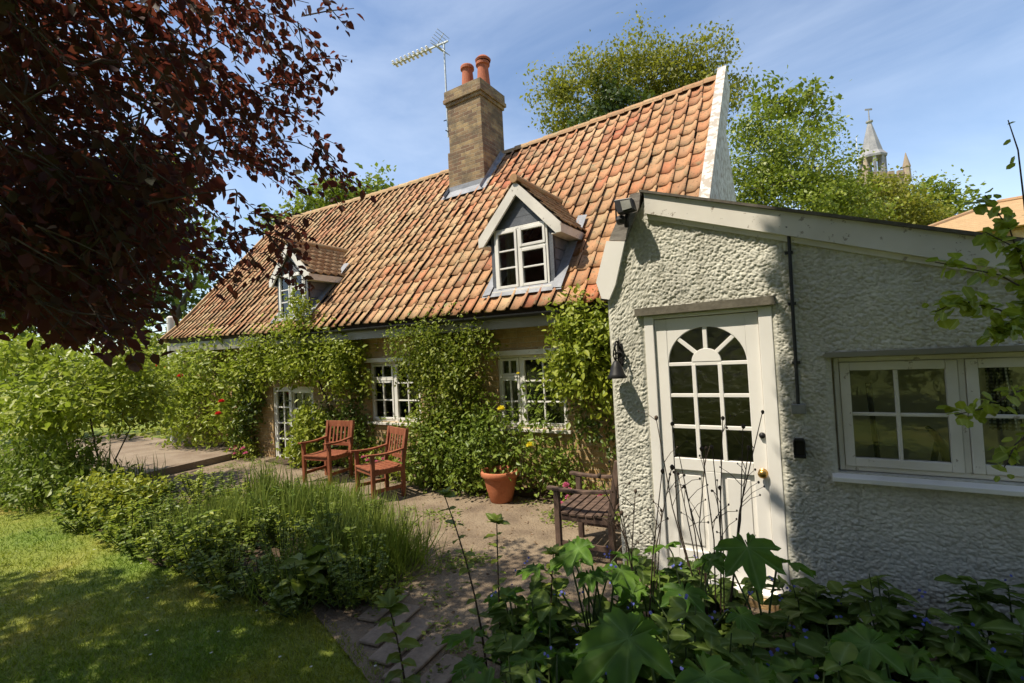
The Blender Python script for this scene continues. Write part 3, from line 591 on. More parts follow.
for sx in (-1, 1):
    for k in range(5): mb.tube([p + Vector((0, -.2, 0)) + Vector((0.05 * k, 0, sx * (.03 + .04 * k))), p + Vector((0, .2, 0)) + Vector((0.05 * k, 0, sx * (.03 + .04 * k)))], 0.006, 5)
    mb.tube([p, p + Vector((0.22, 0, sx * 0.20))], 0.008, 5)
mb.build('reflector', M['galv'], aer)

# ------------------------------------------------------------------ annexe
AX0, AX1, AY = -1.46, 2.3, 3.81; APX, APZ = -1.10, 3.10; SR = 0.363; SLT = (APZ - 2.30) / 0.44
annexe = empty('annexe', (0, 0, 0), label='low roughcast extension with a white half-glazed door and white barge boards', cat='extension')
def atop(x): return np.where(x < APX, APZ - (APX - x) * SLT, APZ - (x - APX) * SR) - 0.06
AD = (-1.165, -0.265, 0.0, 2.10); AW = (0.06, 1.34, 0.975, 1.725)
def value_noise(x, z, s, seed):
    g = np.random.default_rng(seed).random((512, 512)); u, v = x * s, z * s; i, j = np.floor(u).astype(int), np.floor(v).astype(int); fu, fv = u - i, v - j
    fu = fu * fu * (3 - 2 * fu); fv = fv * fv * (3 - 2 * fv); q = lambda a, b: g[(i + a) % 512, (j + b) % 512]
    return (q(0, 0) * (1 - fu) + q(1, 0) * fu) * (1 - fv) + (q(0, 1) * (1 - fu) + q(1, 1) * fu) * fv
def worley(x, z, s, seed):
    r = np.random.default_rng(seed); gx, gz, gr = r.random((1024, 1024)), r.random((1024, 1024)), r.random((1024, 1024)); u, v = x * s, z * s; i, j = np.floor(u).astype(int), np.floor(v).astype(int); best = np.full(x.shape, -9.0)
    for a in (-1, 0, 1):
        for b in (-1, 0, 1):
            p, q = (i + a) % 1024, (j + b) % 1024; rad = .42 + .5 * gr[p, q]; d = np.hypot(u - (i + a + gx[p, q]), v - (j + b + gz[p, q])); best = np.maximum(best, rad * np.sqrt(np.clip(1 - (d / rad) ** 2, 0, None)))
    return np.clip(best, 0, 1)
def roughcast():
    st = 0.0046; nxg = int((AX1 - AX0) / st); nzg = 640
    xs = np.linspace(AX0, AX1, nxg); X = np.repeat(xs[:, None], nzg, 1); top = atop(xs)[:, None]; Z = np.linspace(0, 1, nzg)[None] * top
    a = value_noise(X + 2 + .35 * Z, Z + 2, 84, 1); b = value_noise(X + 1.6 - .3 * Z, Z + .2, 150, 2); c = value_noise(X + 9, Z + 9, 3.0, 3); dd = value_noise(X + 9, Z + 9, 20, 5)
    w1 = worley(X + 2, Z + 2, 52, 11); w2 = worley(X + 2, Z + 2, 95, 12)
    h = 0.0105 * w1 * (.45 + .75 * dd) + 0.004 * w2 + 0.0035 * a + 0.003 * b + 0.010 * c
    edge = np.ones_like(h)
    for (x0, x1, z0, z1) in (AD, AW):
        dx = np.maximum(np.maximum(x0 - X, X - x1), 0); dz = np.maximum(np.maximum(z0 - Z, Z - z1), 0); edge = np.minimum(edge, np.clip(np.hypot(dx, dz) / 0.03, 0.25, 1))
    edge = np.minimum(edge, np.clip((X - AX0) / 0.03, 0.1, 1)); h = h * edge
    V = np.stack([X, AY - h, Z], -1)
    def snap(axis, val):   # keep the openings' edges straight
        pass
    cx = (X[:-1, :-1] + X[1:, 1:]) / 2; cz = (Z[:-1, :-1] + Z[1:, 1:]) / 2; keep = np.ones_like(cx, bool)
    for (x0, x1, z0, z1) in (AD, AW): keep &= ~((cx > x0) & (cx < x1) & (cz > z0) & (cz < z1))
    idx = np.arange(nxg * nzg).reshape(nxg, nzg); F = np.stack([idx[:-1, :-1], idx[1:, :-1], idx[1:, 1:], idx[:-1, 1:]], -1)[keep]
    return np_mesh('front_wall', V.reshape(-1, 3), [F], M['roughcast'], annexe, smooth=False)
m, t, b = new_mat('roughcast'); v = coords(t); n1 = noise_fac(t, v, 1.3, 5, 0.6); n2 = noise_fac(t, v, 45, 4)
col = ramp(t, n1, [(0.36, (0.46, 0.445, 0.38)), (0.60, (0.60, 0.585, 0.50)), (0.8, (0.66, 0.645, 0.56))])
col = mix(t, 0.4, col, ramp(t, n2, [(0.32, (0.45, 0.44, 0.4)), (0.62, (1, 1, 1))]), 'MULTIPLY')
n3 = noise_fac(t, coords(t, (5, 5, 0.7)), 1.6, 5, 0.65); col = mix(t, ramp(t, n3, [(0.52, (0, 0, 0)), (0.74, (0.5, 0.5, 0.5))]), col, (0.20, 0.185, 0.13))
t.links.new(col, b.inputs['Base Color']); b.inputs['Roughness'].default_value = 0.95; b.inputs['Specular IOR Level'].default_value = 0.15; bump(t, b, n2, 0.5, 0.006); M['roughcast'] = m
roughcast()
mb = MB()   # backing with reveals, side walls
wall_holes(mb, AX0 + 0.004, AX1, 0, 1.9, [AD, AW], AY + 0.004, AY + 0.12)
mb.box(AX0 + 0.004, AX0 + 0.1, AY + 0.12, 5.38, 0, 2.2)
mb.box(AX1 - 0.1, AX1, AY + 0.12, 4.05, 0, 1.8); mb.box(AX1 - 0.1, AX1, 5.15, 9.0, 0, 1.8); mb.box(AX1 - 0.1, AX1, 4.05, 5.15, 0, .8); mb.box(AX1 - 0.1, AX1, 4.05, 5.15, 1.75, 1.8); mb.box(AX0 + .004, AD[0], AY + .006, AY + .12, 1.9, AD[3]); mb.box(AD[1], 1.8, AY + .006, AY + .12, 1.9, 1.95)  # unseen opening added in the right side wall to let sky light in
mb.prism([(AX0 + .004, AD[3]), (1.4, AD[3]), (APX, APZ - 0.08), (AX0 + .004, 2.2)], AY + 0.008, AY + 0.12, 'y'); mb.prism([(AD[1], 1.95), (1.8, 1.95), (1.45, 2.09), (AD[1], 2.09)], AY + .009, AY + .119, 'y')
mb.build('wall', M['roughcast'], annexe)
# the door hole above 1.9 m is closed by the lintel and frame head
mb = MB(); mb.prism([(AX0 + .11, 0), (AX1 - .11, 0), (AX1 - .11, 1.80), (APX, 2.96), (AX0 + .11, 2.40)], 5.25, 5.3, 'y'); mb.box(AX0 + 0.11, AX1 - 0.11, AY + .13, 5.25, 0.02, 0.06); mb.build('room', M['room'], annexe)
rf = MB(); rf.prism([(APX - .02, APZ + 0.0), (AX1 + 0.1, APZ + 0.008 - (AX1 + .1 - APX) * SR), (AX1 + 0.1, APZ - 0.02 - (AX1 + .1 - APX) * SR), (APX - .02, APZ - 0.018)], AY - 0.085, 9.1, 'y')
rf.prism([(APX - .022, APZ + 0.02), (APX - .022, APZ - 0.025), (AX0 - 0.06, 2.27), (AX0 - 0.06, 2.32)], AY - 0.012, 6.1, 'y')
rf.build('roof', rough_mat('roofing felt', (.09, .08, .065), (.17, .15, .12), 5, .95), annexe)
def barge(z_off, h, y0, y1, mat, x0=APX + 0.01, x1=AX1 + 0.08):
    f = lambda x: APZ - (x - APX) * SR + z_off
    return MB().prism([(x0, f(x0)), (x1, f(x1)), (x1, f(x1) - h), (x0, f(x0) - h)], y0, y1, 'y')
bm_ = barge(-0.022, 0.165, AY - 0.062, AY - 0.034, None); bm_.build('barge_board', M['whiteworn'], annexe)
barge(-0.175, 0.05, AY - 0.036, AY - 0.012, None).build('frieze_strip', M['whiteworn'], annexe)
barge(-0.022, 0.16, AY - 0.033, AY + 0.003, None).build('soffit_block', M['greywood'], annexe)
MB().prism([(-1.425, 2.75), (-1.27, 2.72), (-1.37, 2.38), (-1.43, 2.265), (-1.495, 2.28), (-1.535, 2.42)], AY - 0.050, AY - 0.022, 'y').build('side_board', M['creamdoor'], annexe)
MB().prism([(-1.405, 2.752), (-1.268, 2.725), (-1.14, 2.97), (-1.12, 3.09), (-1.2, 3.09), (-1.31, 2.93)], AY - 0.048, AY - 0.021, 'y').build('ridge_board', M['greywood'], annexe)

# annexe door
yd = AY - 0.012
mb = MB(); mb.box(AD[0], AD[0] + 0.072, yd, AY + 0.10, 0.1, AD[3]); mb.box(AD[1] - 0.085, AD[1], yd, AY + 0.10, 0.1, AD[3]); mb.box(AD[0] + .072, AD[1] - .085, yd + .004, AY + .10, 2.075, AD[3])
mb.box(AD[0] + .072, AD[0] + .088, AY + .045, AY + .10, 0.13, 2.074); mb.box(AD[1] - .10, AD[1] - .085, AY + .045, AY + .10, 0.13, 2.074)
fr = mb.build('door_frame', M['creamdoor'], annexe, bevel=0.004)
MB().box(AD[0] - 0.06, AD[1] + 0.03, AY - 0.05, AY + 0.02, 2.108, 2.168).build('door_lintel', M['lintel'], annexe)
MB().box(AD[0] - 0.0, AD[1] + 0.0, AY - 0.07, AY + 0.10, 0.075, 0.10).build('threshold', M['white'], annexe, bevel=0.006)
MB().box(AD[0] - 0.05, AD[1] + 0.06, AY - 0.10, AY + 0.10, 0.0, 0.072).build('step', M['brick'], annexe)
DX0, DX1, DZ0, DZ1 = AD[0] + 0.075, AD[1] - 0.088, 0.11, 2.068; y0, y1 = AY + 0.012, AY + 0.055
gx0, gx1, gz0, zsp, zar = -0.998, -0.442, 0.99, 1.712, 0.278; gcx = (gx0 + gx1) / 2
mb = MB(); mb.box(DX0, gx0, y0, y1, DZ0, DZ1); mb.box(gx1, DX1, y0, y1, DZ0, DZ1)
K = 24; arc = [(gcx + zar * math.cos(math.pi * k / K), zsp + zar * math.sin(math.pi * k / K)) for k in range(K + 1)]
vs = []
for (x, z) in arc:
    for yy in (y0 + .001, y1 - .001): vs += [(x, yy, z), (x, yy, DZ1)]
fs = []
for k in range(K): a = 4 * k; fs += [(a, a + 4, a + 5, a + 1), (a + 2, a + 3, a + 7, a + 6), (a, a + 2, a + 6, a + 4)]
mb.add(vs, fs)
mb.box(gx0, gx1, y0 + .001, y1, 0.90, gz0); mb.box(gx0, gx1, y0 + .001, y1, DZ0, 0.29); mb.box(gcx - 0.06, gcx + 0.06, y0 + .001, y1, 0.29, 0.90)
mb.box(gx0, gx1, y0 + 0.026, y1 - .005, 0.28, 0.91)
for xa, xb in ((gx0 + .03, gcx - .09), (gcx + .09, gx1 - .03)): mb.box(xa, xb, y0 + .018, y0 + .03, 0.33, 0.86)
door = mb.build('door', M['creamdoor'], annexe, bevel=0.004)
mb = MB(); bw = 0.028
for x in (gx0 + (gx1 - gx0) / 3, gx0 + 2 * (gx1 - gx0) / 3): mb.box(x - bw / 2, x + bw / 2, y0 + .004, y1 - .006, gz0, zsp)
for z in (gz0 + (zsp - gz0) / 3, gz0 + 2 * (zsp - gz0) / 3): mb.box(gx0, gx1, y0 + .007, y1 - .009, z - bw / 2, z + bw / 2)
mb.box(gx0, gx1, y0 + .006, y1 - .008, zsp - bw / 2, zsp + bw / 2)
half = [(gcx + 0.105 * math.cos(math.pi * k / 16), zsp + bw / 2 + .001 + 0.10 * math.sin(math.pi * k / 16)) for k in range(17)]
mb.prism(half, y0 + .003, y1 - .006, 'y')
for a in (45, 90, 135): mb.beam((gcx + .10 * math.cos(R(a)), (y0 + y1) / 2 - .002, zsp + .012 + .10 * math.sin(R(a))), (gcx + zar * math.cos(R(a)), (y0 + y1) / 2 - .002, zsp + zar * math.sin(R(a))), 0.03, bw, up=(0, 1, 0))
mb.build('glazing_bars', M['creamdoor'], door, bevel=0.003)
MB().prism([(gx0, gz0), (gx1, gz0)] + arc, y0 + .025, y0 + .029, 'y').build('pane', M['oldglass'], door)
kb = MB(); kb.lathe([(0.0, 0.058), (0.02, 0.056), (0.031, 0.042), (0.03, 0.03), (0.014, 0.02), (0.012, 0.008), (0.03, 0.006), (0.032, 0.0)], n=18); ko = kb.build('knob', M['brass'], door, smooth=True); ko.rotation_euler = (R(90), 0, 0); ko.location = (-0.385, y0 - .001, 0.925)
kb = MB(); kb.lathe([(0.0, 0.02), (0.018, 0.018), (0.022, 0.0)], n=14); ko = kb.build('lock', M['iron'], door, smooth=True); ko.rotation_euler = (R(90), 0, 0); ko.location = (-0.375, y0 - .001, 1.19)

# annexe window
mb = MB(); yw = AY + 0.035; frame(mb, AW[0] + .012, AW[1] - .012, AW[2] + .004, AW[3] - .004, yw + .012, yw + .08, 0.03); mb.box(0.690, 0.722, yw + 0.010, yw + .07, AW[2] + .034, AW[3] - .034)
casement(mb, 0.104, 0.688, AW[2] + .036, AW[3] - .036, yw, 2, 2, 0.055, 0.022); casement(mb, 0.724, AW[1] - .044, AW[2] + .036, AW[3] - .036, yw + .001, 2, 2, 0.055, 0.022)
aw = mb.build('window', M['whiteworn'], annexe, bevel=0.004)
pane('pane', AW[0] + .04, AW[1] - .04, AW[2] + .03, AW[3] - .03, yw + .03, M['glass'], aw)
MB().box(AW[0] - .03, AW[1] + .05, AY - 0.045, AY + .03, AW[3] + .003, AW[3] + .035).build('lintel', M['fascia'], aw)
MB().prism([(AY - .075, 0.925), (AY - .075, .955), (AY + .03, .975), (AY + .03, .925)], AW[0] - .035, AW[1] + .06, 'x').build('sill', M['white'], aw, bevel=0.004)

# fittings on the annexe wall
def lantern():
    r = empty('wall_lantern', (-1.375, AY - 0.012, 1.70), label='black scrolled wall lantern beside the white annexe door', cat='lantern')
    MB().box(-0.022, 0.022, -0.016, 0.006, 0.02, 0.20).build('back_plate', M['iron'], r, bevel=0.004)
    mb = MB(); mb.tube([(0, -.01, .16)] + [(0, -0.06 - 0.06 * math.sin(a), .15 + .05 * math.cos(a) + .02) for a in np.linspace(0, 2.4, 9)] + [(0, -.11, .06)], 0.007, 6)
    for s in (-1, 1):
        mb.tube([(s * (.012 + .034 * math.sin(a)), -.02 - .01 * a, .02 + .055 * a) for a in np.linspace(0, 3.14, 10)], 0.006, 6); mb.tube([(s * .03 * math.cos(a), -.03, .10 + .03 * math.sin(a)) for a in np.linspace(0, 4.5, 10)], 0.005, 6)
    mb.tube([(0, -.02, .19), (0, -.02, .25)], [.012, .002], 6); mb.build('scroll_bracket', M['iron'], r, smooth=True)
    MB().lathe([(0.0, .062), (.018, .06), (.03, .04), (.045, 0.01), (.062, -.045), (.082, -.075), (.078, -.078), (.055, -.045), (.035, 0.0), (0.0, .03)], (0, -.105, 0), 20).build('shade', M['iron'], r, smooth=True)
    MB().lathe([(0, .0), (.02, -.01), (.03, -.04), (.02, -.07), (0, -.075)], (0, -.105, 0), 12).build('bulb', M['glass'], r, smooth=True)
lantern()
fl = empty('floodlight', (-1.215, AY - 0.10, 2.97), label='black floodlight on the ridge end of the annexe roof', cat='floodlight')
mb = MB(); mb.prism([(-.075, .055), (.065, .045), (.085, -.05), (-.05, -.06)], -.10, -.02, 'y'); mb.box(-.05, .05, -.02, .02, -.04, .04); mb.build('housing', M['black'], fl, bevel=0.006)
MB().prism([(-.02, .032), (.055, .028), (.068, -.038), (-.005, -.044)], -.108, -.1005, 'y').build('lens', plain('floodlight lens', (.30, .30, .27), .2), fl)
mb = MB(); mb.tube([(0, 0, -.05), (-.01, -.02, -.10), (-.02, 0.02, -.14)], .02, 8); mb.tube([(-.08, -.04, .05), (-.09, -.02, -.08), (-.03, 0.02, -.12)], .008, 6); mb.lathe([(0, .035), (.03, .03), (.04, 0), (.03, -.03), (0, -.035)], (-.045, -.045, -.10), 12); mb.build('bracket', M['iron'], fl)
cd = empty('electric_conduit', (-0.14, AY - 0.035, 1.39), label='black cable conduit running down the annexe wall into a grey box', cat='conduit')
mb = MB(); mb.tube([(0.012, 0, 1.19), (0.004, 0, .6), (0, 0, 0.02)], 0.011, 8); mb.tube([(0.012, 0, 1.19), (.0, -.02, 1.23), (.03, .02, 1.25)], .011, 8)
for z in (.3, .7, 1.05): mb.box(-.02, .028, -.004, .03, z, z + .02)
mb.build('pipe', M['black'], cd)
MB().box(-.042, .042, -.03, .03, -.035, .03).build('junction_box', plain('grey plastic', (.20, .20, .18), .6), cd, bevel=.005)
kh = empty('key_box', (-0.15, AY - 0.035, 1.12), label='small dark metal box open at the front on annexe wall', cat='box')
mb = MB(); mb.box(-.035, .035, .0, .03, -.06, .05); mb.box(-.035, .035, -.03, -.001, -.06, -.045); mb.box(-.035, -.028, -.03, -.001, -.044, .05); mb.box(.028, .035, -.03, -.001, -.044, .05); mb.prism([(-.035, .051), (.035, .051), (.025, .068), (-.025, .068)], -.032, .03, 'y'); mb.build('casing', M['iron'], kh, bevel=.003)

# things inside the annexe room
t_ = MB().tube([at(868, 383, 3.42), at(880, 474, 3.42), at(892, 580, 3.42)], 0.017, 8).build('broom', M['darkwood']); tag(t_, 'dark broom handle leaning behind the annexe window', 'broom')
mb = MB(); mb.tube([at(*p, 3.16) for p in ((927, 427), (936, 435), (944, 447), (948, 462), (950, 490))], [.012, .022, .028, .028, .028], 8); mb.tube([at(*p, 3.18) for p in ((938, 440), (934, 460), (933, 490))], .018, 8)
tag(mb.build('hose', plain('dark hose', (.02, .05, .035), .6), smooth=True), 'dark green hose end bent behind the left casement of annexe', 'hose')
mb = MB(); mb.tube([at(*p, 3.05) for p in ((1011, 500), (1010, 470), (1014, 452), (1024, 441), (1038, 440), (1050, 450), (1056, 480))], .022, 8); tag(mb.build('vacuum_tube', M['black'], smooth=True), 'black arched hose behind the right casement of annexe', 'hose')
m, t, b = new_mat('gingham'); v = coords(t); ck = N(t, 'ShaderNodeTexWave', Scale=14.0); ck.bands_direction = 'X'; c2 = N(t, 'ShaderNodeTexWave', Scale=14.0); c2.bands_direction = 'Z'
t.links.new(v, ck.inputs['Vector']); t.links.new(v, c2.inputs['Vector']); t.links.new(mix(t, 1.0, ramp(t, ck.outputs['Fac'], [(.45, (.05, .05, .06)), (.55, (.6, .6, .6))]), ramp(t, c2.outputs['Fac'], [(.45, (.2, .2, .2)), (.55, (1, 1, 1))]), 'MULTIPLY'), b.inputs['Base Color'])
mb = MB(); vs = []
for i in range(13):
    tt = i / 12
    for z, wd in ((1.74, .10), (1.45, .13), (1.22, .16)): vs.append((0.93 + (tt - .5) * wd + (1.74 - z) * .06, 4.2 + .015 * math.sin(tt * 15), z))
mb.add(vs, [(3 * i + k, 3 * i + 3 + k, 3 * i + 4 + k, 3 * i + 1 + k) for i in range(12) for k in range(2)])
tag(mb.build('tea_towel', m), 'black and white checked cloth hanging inside the annexe window', 'cloth')

# ------------------------------------------------------------------ chairs
def chair(loc, rz, mat, label, w=0.58, d=0.50, group=None):
    r = empty('garden_chair', loc, rz, label=label, cat='chair', group=group); hw, hd = w / 2, d / 2; L = 0.05
    for s in (-1, 1):
        x = s * (hw - L / 2)
        MB().beam((x, -hd + L / 2, 0), (x, -hd + L / 2, 0.612), L, L, up=(0, 1, 0)).build('leg', mat, r, bevel=.004)
        MB().beam((x, hd - L / 2, 0), (x, hd - L / 2, 0.43), L, L, up=(0, 1, 0)).beam((x, hd - L / 2 + .001, 0.425), (x, hd + 0.06, 0.90), L - .002, L, up=(0, 1, 0)).build('leg', mat, r, bevel=.004)
        mb = MB(); prev = None
        for k in range(9):
            t = k / 8; yy = -hd - .06 + (d + .05) * t; zz = 0.628 - 0.022 * math.sin(math.pi * t) + 0.012 * t; ww = .033 - .008 * t
            pts = [(x - ww, yy, zz - .013), (x + ww, yy, zz - .013), (x + ww, yy, zz + .013), (x - ww, yy, zz + .013)]
            mb.v += pts; n = len(mb.v)
            if prev is not None: mb.f += [(prev + i, prev + (i + 1) % 4, n - 4 + (i + 1) % 4, n - 4 + i) for i in range(4)]
            else: mb.f.append((3, 2, 1, 0))
            prev = n - 4
        mb.f.append((prev, prev + 1, prev + 2, prev + 3)); mb.build('armrest', mat, r, bevel=.004)
        MB().beam((x, -hd + L, 0.145), (x, hd - L, 0.145), .022, .045).build('stretcher', mat, r)
    mb = MB(); mb.box(-hw + L, hw - L, -hd + .008, -hd + .034, .355, .415)
    for s in (-1, 1): mb.box(s * (hw - .026) - .011, s * (hw - .026) + .011, -hd + L, hd - L, .350, .412)
    k = 7; sw = (d - .01) / k
    for i in range(k):
        y0 = -hd - .012 + i * sw; zz = .418 - .018 * math.sin(math.pi * (i + .5) / k); x_ = hw - .004 if 0 < i < k - 1 else hw - L - .002
        mb.box(-x_, x_, y0, y0 + sw - .012, zz, zz + .020)
    mb.build('seat', mat, r, bevel=.003)
    yb = lambda z: hd - L / 2 + (z - .425) / .475 * (.06 + L / 2)
    mb = MB(); mb.beam((-hw + L, yb(.85), .85), (hw - L, yb(.85), .85), .028, .095); mb.beam((-hw + L, yb(.53), .53), (hw - L, yb(.53), .53), .026, .055)
    for i in range(6):
        x = -hw + L + (w - 2 * L) * (i + .5) / 6; mb.beam((x, yb(.55), .55), (x, yb(.81), .81), .036, .012, up=(0, 1, 0))
    mb.build('backrest', mat, r, bevel=.003); return r
chair((-6.72, 4.88, .012), R(8), M['redwood'], 'red brown slatted garden armchair nearer the glazed cottage door, against the ivy', group='garden armchairs')
chair((-5.17, 4.57, .012), R(-17), M['redwood'], 'red brown slatted garden armchair under the left cottage window, nearer the terracotta pot', .56, .48, group='garden armchairs')
chair((-1.83, 4.13, .012), R(-86), M['darkwood'], 'dark weathered garden armchair tucked against the annexe corner', .60, .54, group='garden armchairs')

pot = empty('terracotta_pot', (-3.50, 5.05, .012), label='empty terracotta flower pot on the patio below the yellow rose', cat='flower pot')
MB().lathe([(0, 0), (.118, 0), (.125, .01), (.165, .16), (.188, .285), (.190, .292), (.212, .296), (.222, .31), (.226, .352), (.218, .364), (.200, .364), (.19, .355), (.180, .30), (.16, .25), (.0, .25)], n=40).build('body', M['terracotta'], pot, smooth=False)
pot.scale = (1.12, 1.12, 1.08)
for ch in pot.children:
    for p in ch.data.polygons: p.use_smooth = True
MB().lathe([(0, .265), (.08, .27), (.165, .262)], n=20).build('compost', M['soil'], pot)
ps = MB().tube([(-13.78, 5.6, 0), (-13.79, 5.6, 3.24), (-13.79, 5.6, 3.28)], [.085, .085, .04], 14).build('white_post', M['white'], smooth=False); tag(ps, 'tall white round post standing among shrubs left of the cottage', 'post')

# paving slabs by the lawn edge
for k, (x, y, a, w, h) in enumerate([(-2.62, 2.36, 38, .50, .16), (-2.40, 2.26, 36, .50, .17), (-2.18, 2.17, 33, .48, .16), (-1.95, 2.05, 31, .46, .17), (-2.86, 2.52, 40, .44, .16)]):
    o = MB().box(-w / 2, w / 2, -h / 2, h / 2, 0, .024).build('paving_slab', M['stone'], bevel=.012); o.location = (x, y, .0135); o.rotation_euler = (0, 0, R(a + 62)); tag(o, 'worn grey brown slab lying at the lawn end of the patio', 'paving slab', 'edging slabs at the lawn end of the patio')

# ------------------------------------------------------------------ climbers on the cottage
def climber(name, label, cat, lumps, n, leaf, mat, per=14, sig=.085, root=(0, 0, 0), stems=14, stem_r=.02, tmpl=T_OVATE, group=None, ymax=5.63, shell=.7):
    r = empty(name, root, label=label, cat=cat, group=group); b = np.array(root, float)
    P, d, c = clumped(lumps, n, per, sig, shell, 1.0); P[:, 1] = np.minimum(P[:, 1], ymax - .01 * rng.random(len(P))); keep = P[:, 2] > .02; P, d = P[keep], d[keep]
    leafset('foliage', P - b, d, leaf, mat, r, tmpl, up=.55, out=.55, droop=.4)
    if stems:
        mb = MB(); sel = c[rng.choice(len(c), min(stems, len(c)), replace=False)]; sel[:, 1] = np.minimum(sel[:, 1], ymax)
        limbs(mb, [np.array((0, 0, 0.0)), np.array((.03, 0, .5))], sel - b, stem_r, .004, 6); mb.build('stem', M['bark'], r, smooth=True, fix=False)
    return r
def blooms(root, pts, size, mat, petals=9, name='bloom'):
    b = np.array(root.location)
    for p in pts:
        mb_P = []; c = np.array(p) - b; n = petals * 2
        th = np.arange(n) * 2.4; el = np.linspace(1.3, 0.1, n); D = np.stack([np.cos(th) * np.cos(el), np.sin(th) * np.cos(el), np.sin(el)], 1)
        Nn = np.stack([-np.cos(th) * np.sin(el), -np.sin(th) * np.sin(el), np.cos(el)], 1)
        o = leaves(name, np.repeat(c[None], n, 0), size, D, Nn, T_ROUND, mat, root, 1.3)
climber('door_climber', 'bushy light green climber arching over the glazed cottage door', 'climber',
        [(-9.2, 5.45, 2.1, .85, .35, .55), (-8.2, 5.4, 2.25, .75, .42, .6), (-7.3, 5.42, 2.0, .75, .38, .6), (-8.4, 5.4, 1.85, .9, .3, .3), (-7.0, 5.48, 1.6, .55, .28, .4), (-7.9, 5.35, 2.78, .35, .2, .3), (-8.05, 5.33, 3.05, .12, .1, .3), (-9.85, 5.5, 1.75, .3, .2, .4), (-6.75, 5.5, 2.1, .35, .2, .2)],
        9500, .068, LEAF['climber'], root=(-7.5, 5.55, 0), stems=30, stem_r=.035)
climber('ivy', 'dark ivy spreading over the brick beside the two red chairs', 'ivy',
        [(-7.0, 5.55, 1.0, .55, .14, .9), (-7.5, 5.5, .6, .5, .2, .6), (-6.8, 5.5, .45, .5, .2, .45), (-6.2, 5.58, .5, .45, .1, .4)], 2600, .065, LEAF['ivy'], root=(-7.1, 5.58, 0), stems=14)
climber('door_shrub', 'bright green shrub growing across the glazed cottage door', 'shrub',
        [(-8.15, 5.38, .5, .42, .22, .5), (-7.75, 5.36, .75, .42, .24, .5), (-8.1, 5.35, .25, .5, .22, .25)], 2400, .075, LEAF['climber'], root=(-8.1, 5.35, 0), stems=16, stem_r=.02)
climber('wall_shrub', 'tall dense green shrub trained up the brick between the two cottage windows', 'shrub',
        [(-4.75, 5.33, 1.95, .78, .36, .62), (-4.4, 5.33, 1.55, .5, .32, .6), (-5.0, 5.36, 1.75, .42, .28, .45), (-4.6, 5.35, 1.05, .55, .3, .4), (-4.95, 5.33, .75, .36, .26, .42), (-4.8, 5.3, .45, .5, .3, .45), (-4.0, 5.38, 2.05, .3, .22, .3)],
        11500, .05, LEAF['clematis'], per=16, sig=.075, root=(-4.6, 5.5, 0), stems=18, stem_r=.03)
rb = climber('rose_bush', 'wide rose bush with yellow blooms under the right cottage window', 'rose bush',
        [(-4.6, 5.2, .62, .58, .36, .6), (-3.9, 5.22, .65, .55, .36, .62), (-3.25, 5.28, .62, .5, .32, .6), (-4.95, 5.15, .3, .4, .3, .32), (-3.85, 5.3, 1.0, .3, .2, .3), (-2.8, 5.4, .45, .3, .2, .35), (-3.25, 5.45, 1.25, .09, .06, .36), (-4.2, 5.15, .3, .7, .3, .32)],
        7200, .058, LEAF['rose'], root=(-3.9, 5.35, 0), stems=26, stem_r=.02)
blooms(rb, [(-3.38, 4.97, 1.17), (-3.04, 5.06, .72)], .065, M['yellow']); blooms(rb, [(-3.30, 5.28, 1.60), (-4.3, 4.95, .85)], .03, M['yellow'])
climber('corner_climber', 'light green climber covering the brick corner beside the annexe', 'climber',
        [(-2.35, 5.38, 2.0, .45, .28, .5), (-2.2, 5.38, 1.55, .5, .26, .45), (-2.45, 5.4, 2.3, .3, .22, .2), (-1.8, 5.42, 2.1, .4, .25, .4), (-2.75, 5.45, 1.5, .2, .14, .3)],
        7600, .066, LEAF['climber'], root=(-1.95, 5.55, 0), stems=18, stem_r=.02, tmpl=T_OVATE)
climber('ivy', 'dark ivy in the shaded corner behind the weathered chair', 'ivy',
        [(-1.95, 5.5, .9, .42, .2, .55), (-2.5, 5.5, .95, .2, .12, .3)], 900, .06, LEAF['ivy'], root=(-1.9, 5.58, 0), stems=10)
pk = climber('pink_geranium', 'low pink flowering plants at the wall behind the weathered chair', 'flowers', [(-2.35, 5.0, .18, .4, .2, .2), (-2.0, 4.9, .14, .3, .2, .16)], 700, .05, LEAF['rose'], root=(-2.2, 5.0, 0), stems=0)
blooms(pk, [(-2.35 + .3 * math.cos(i * 2.1), 4.88 + .10 * math.sin(i * 1.3), .24 + .10 * math.sin(i * 2.9)) for i in range(9)], .045, M['pink'], 4)
pk = climber('pink_geranium', 'low pink flowering plants at the wall behind the two red chairs', 'flowers', [(-6.1, 5.35, .2, .5, .16, .22), (-5.6, 5.35, .2, .4, .16, .2)], 900, .05, LEAF['climber'], root=(-5.9, 5.35, 0), stems=0)
blooms(pk, [(-6.4 + .11 * i, 5.18 + .05 * math.sin(i * 1.7), .25 + .10 * math.sin(i * 2.3)) for i in range(10)], .045, M['pink'], 4)
pk = climber('pink_geranium', 'low pink flowering clump at the wall left of the glazed cottage door', 'flowers', [(-10.0, 5.35, .14, .38, .18, .18)], 500, .05, LEAF['climber'], root=(-10.0, 5.35, 0), stems=0)
blooms(pk, [(-10.3 + .09 * i, 5.2 + .05 * math.sin(i * 1.7), .2 + .07 * math.sin(i * 2.3)) for i in range(8)], .05, M['pink'], 4)
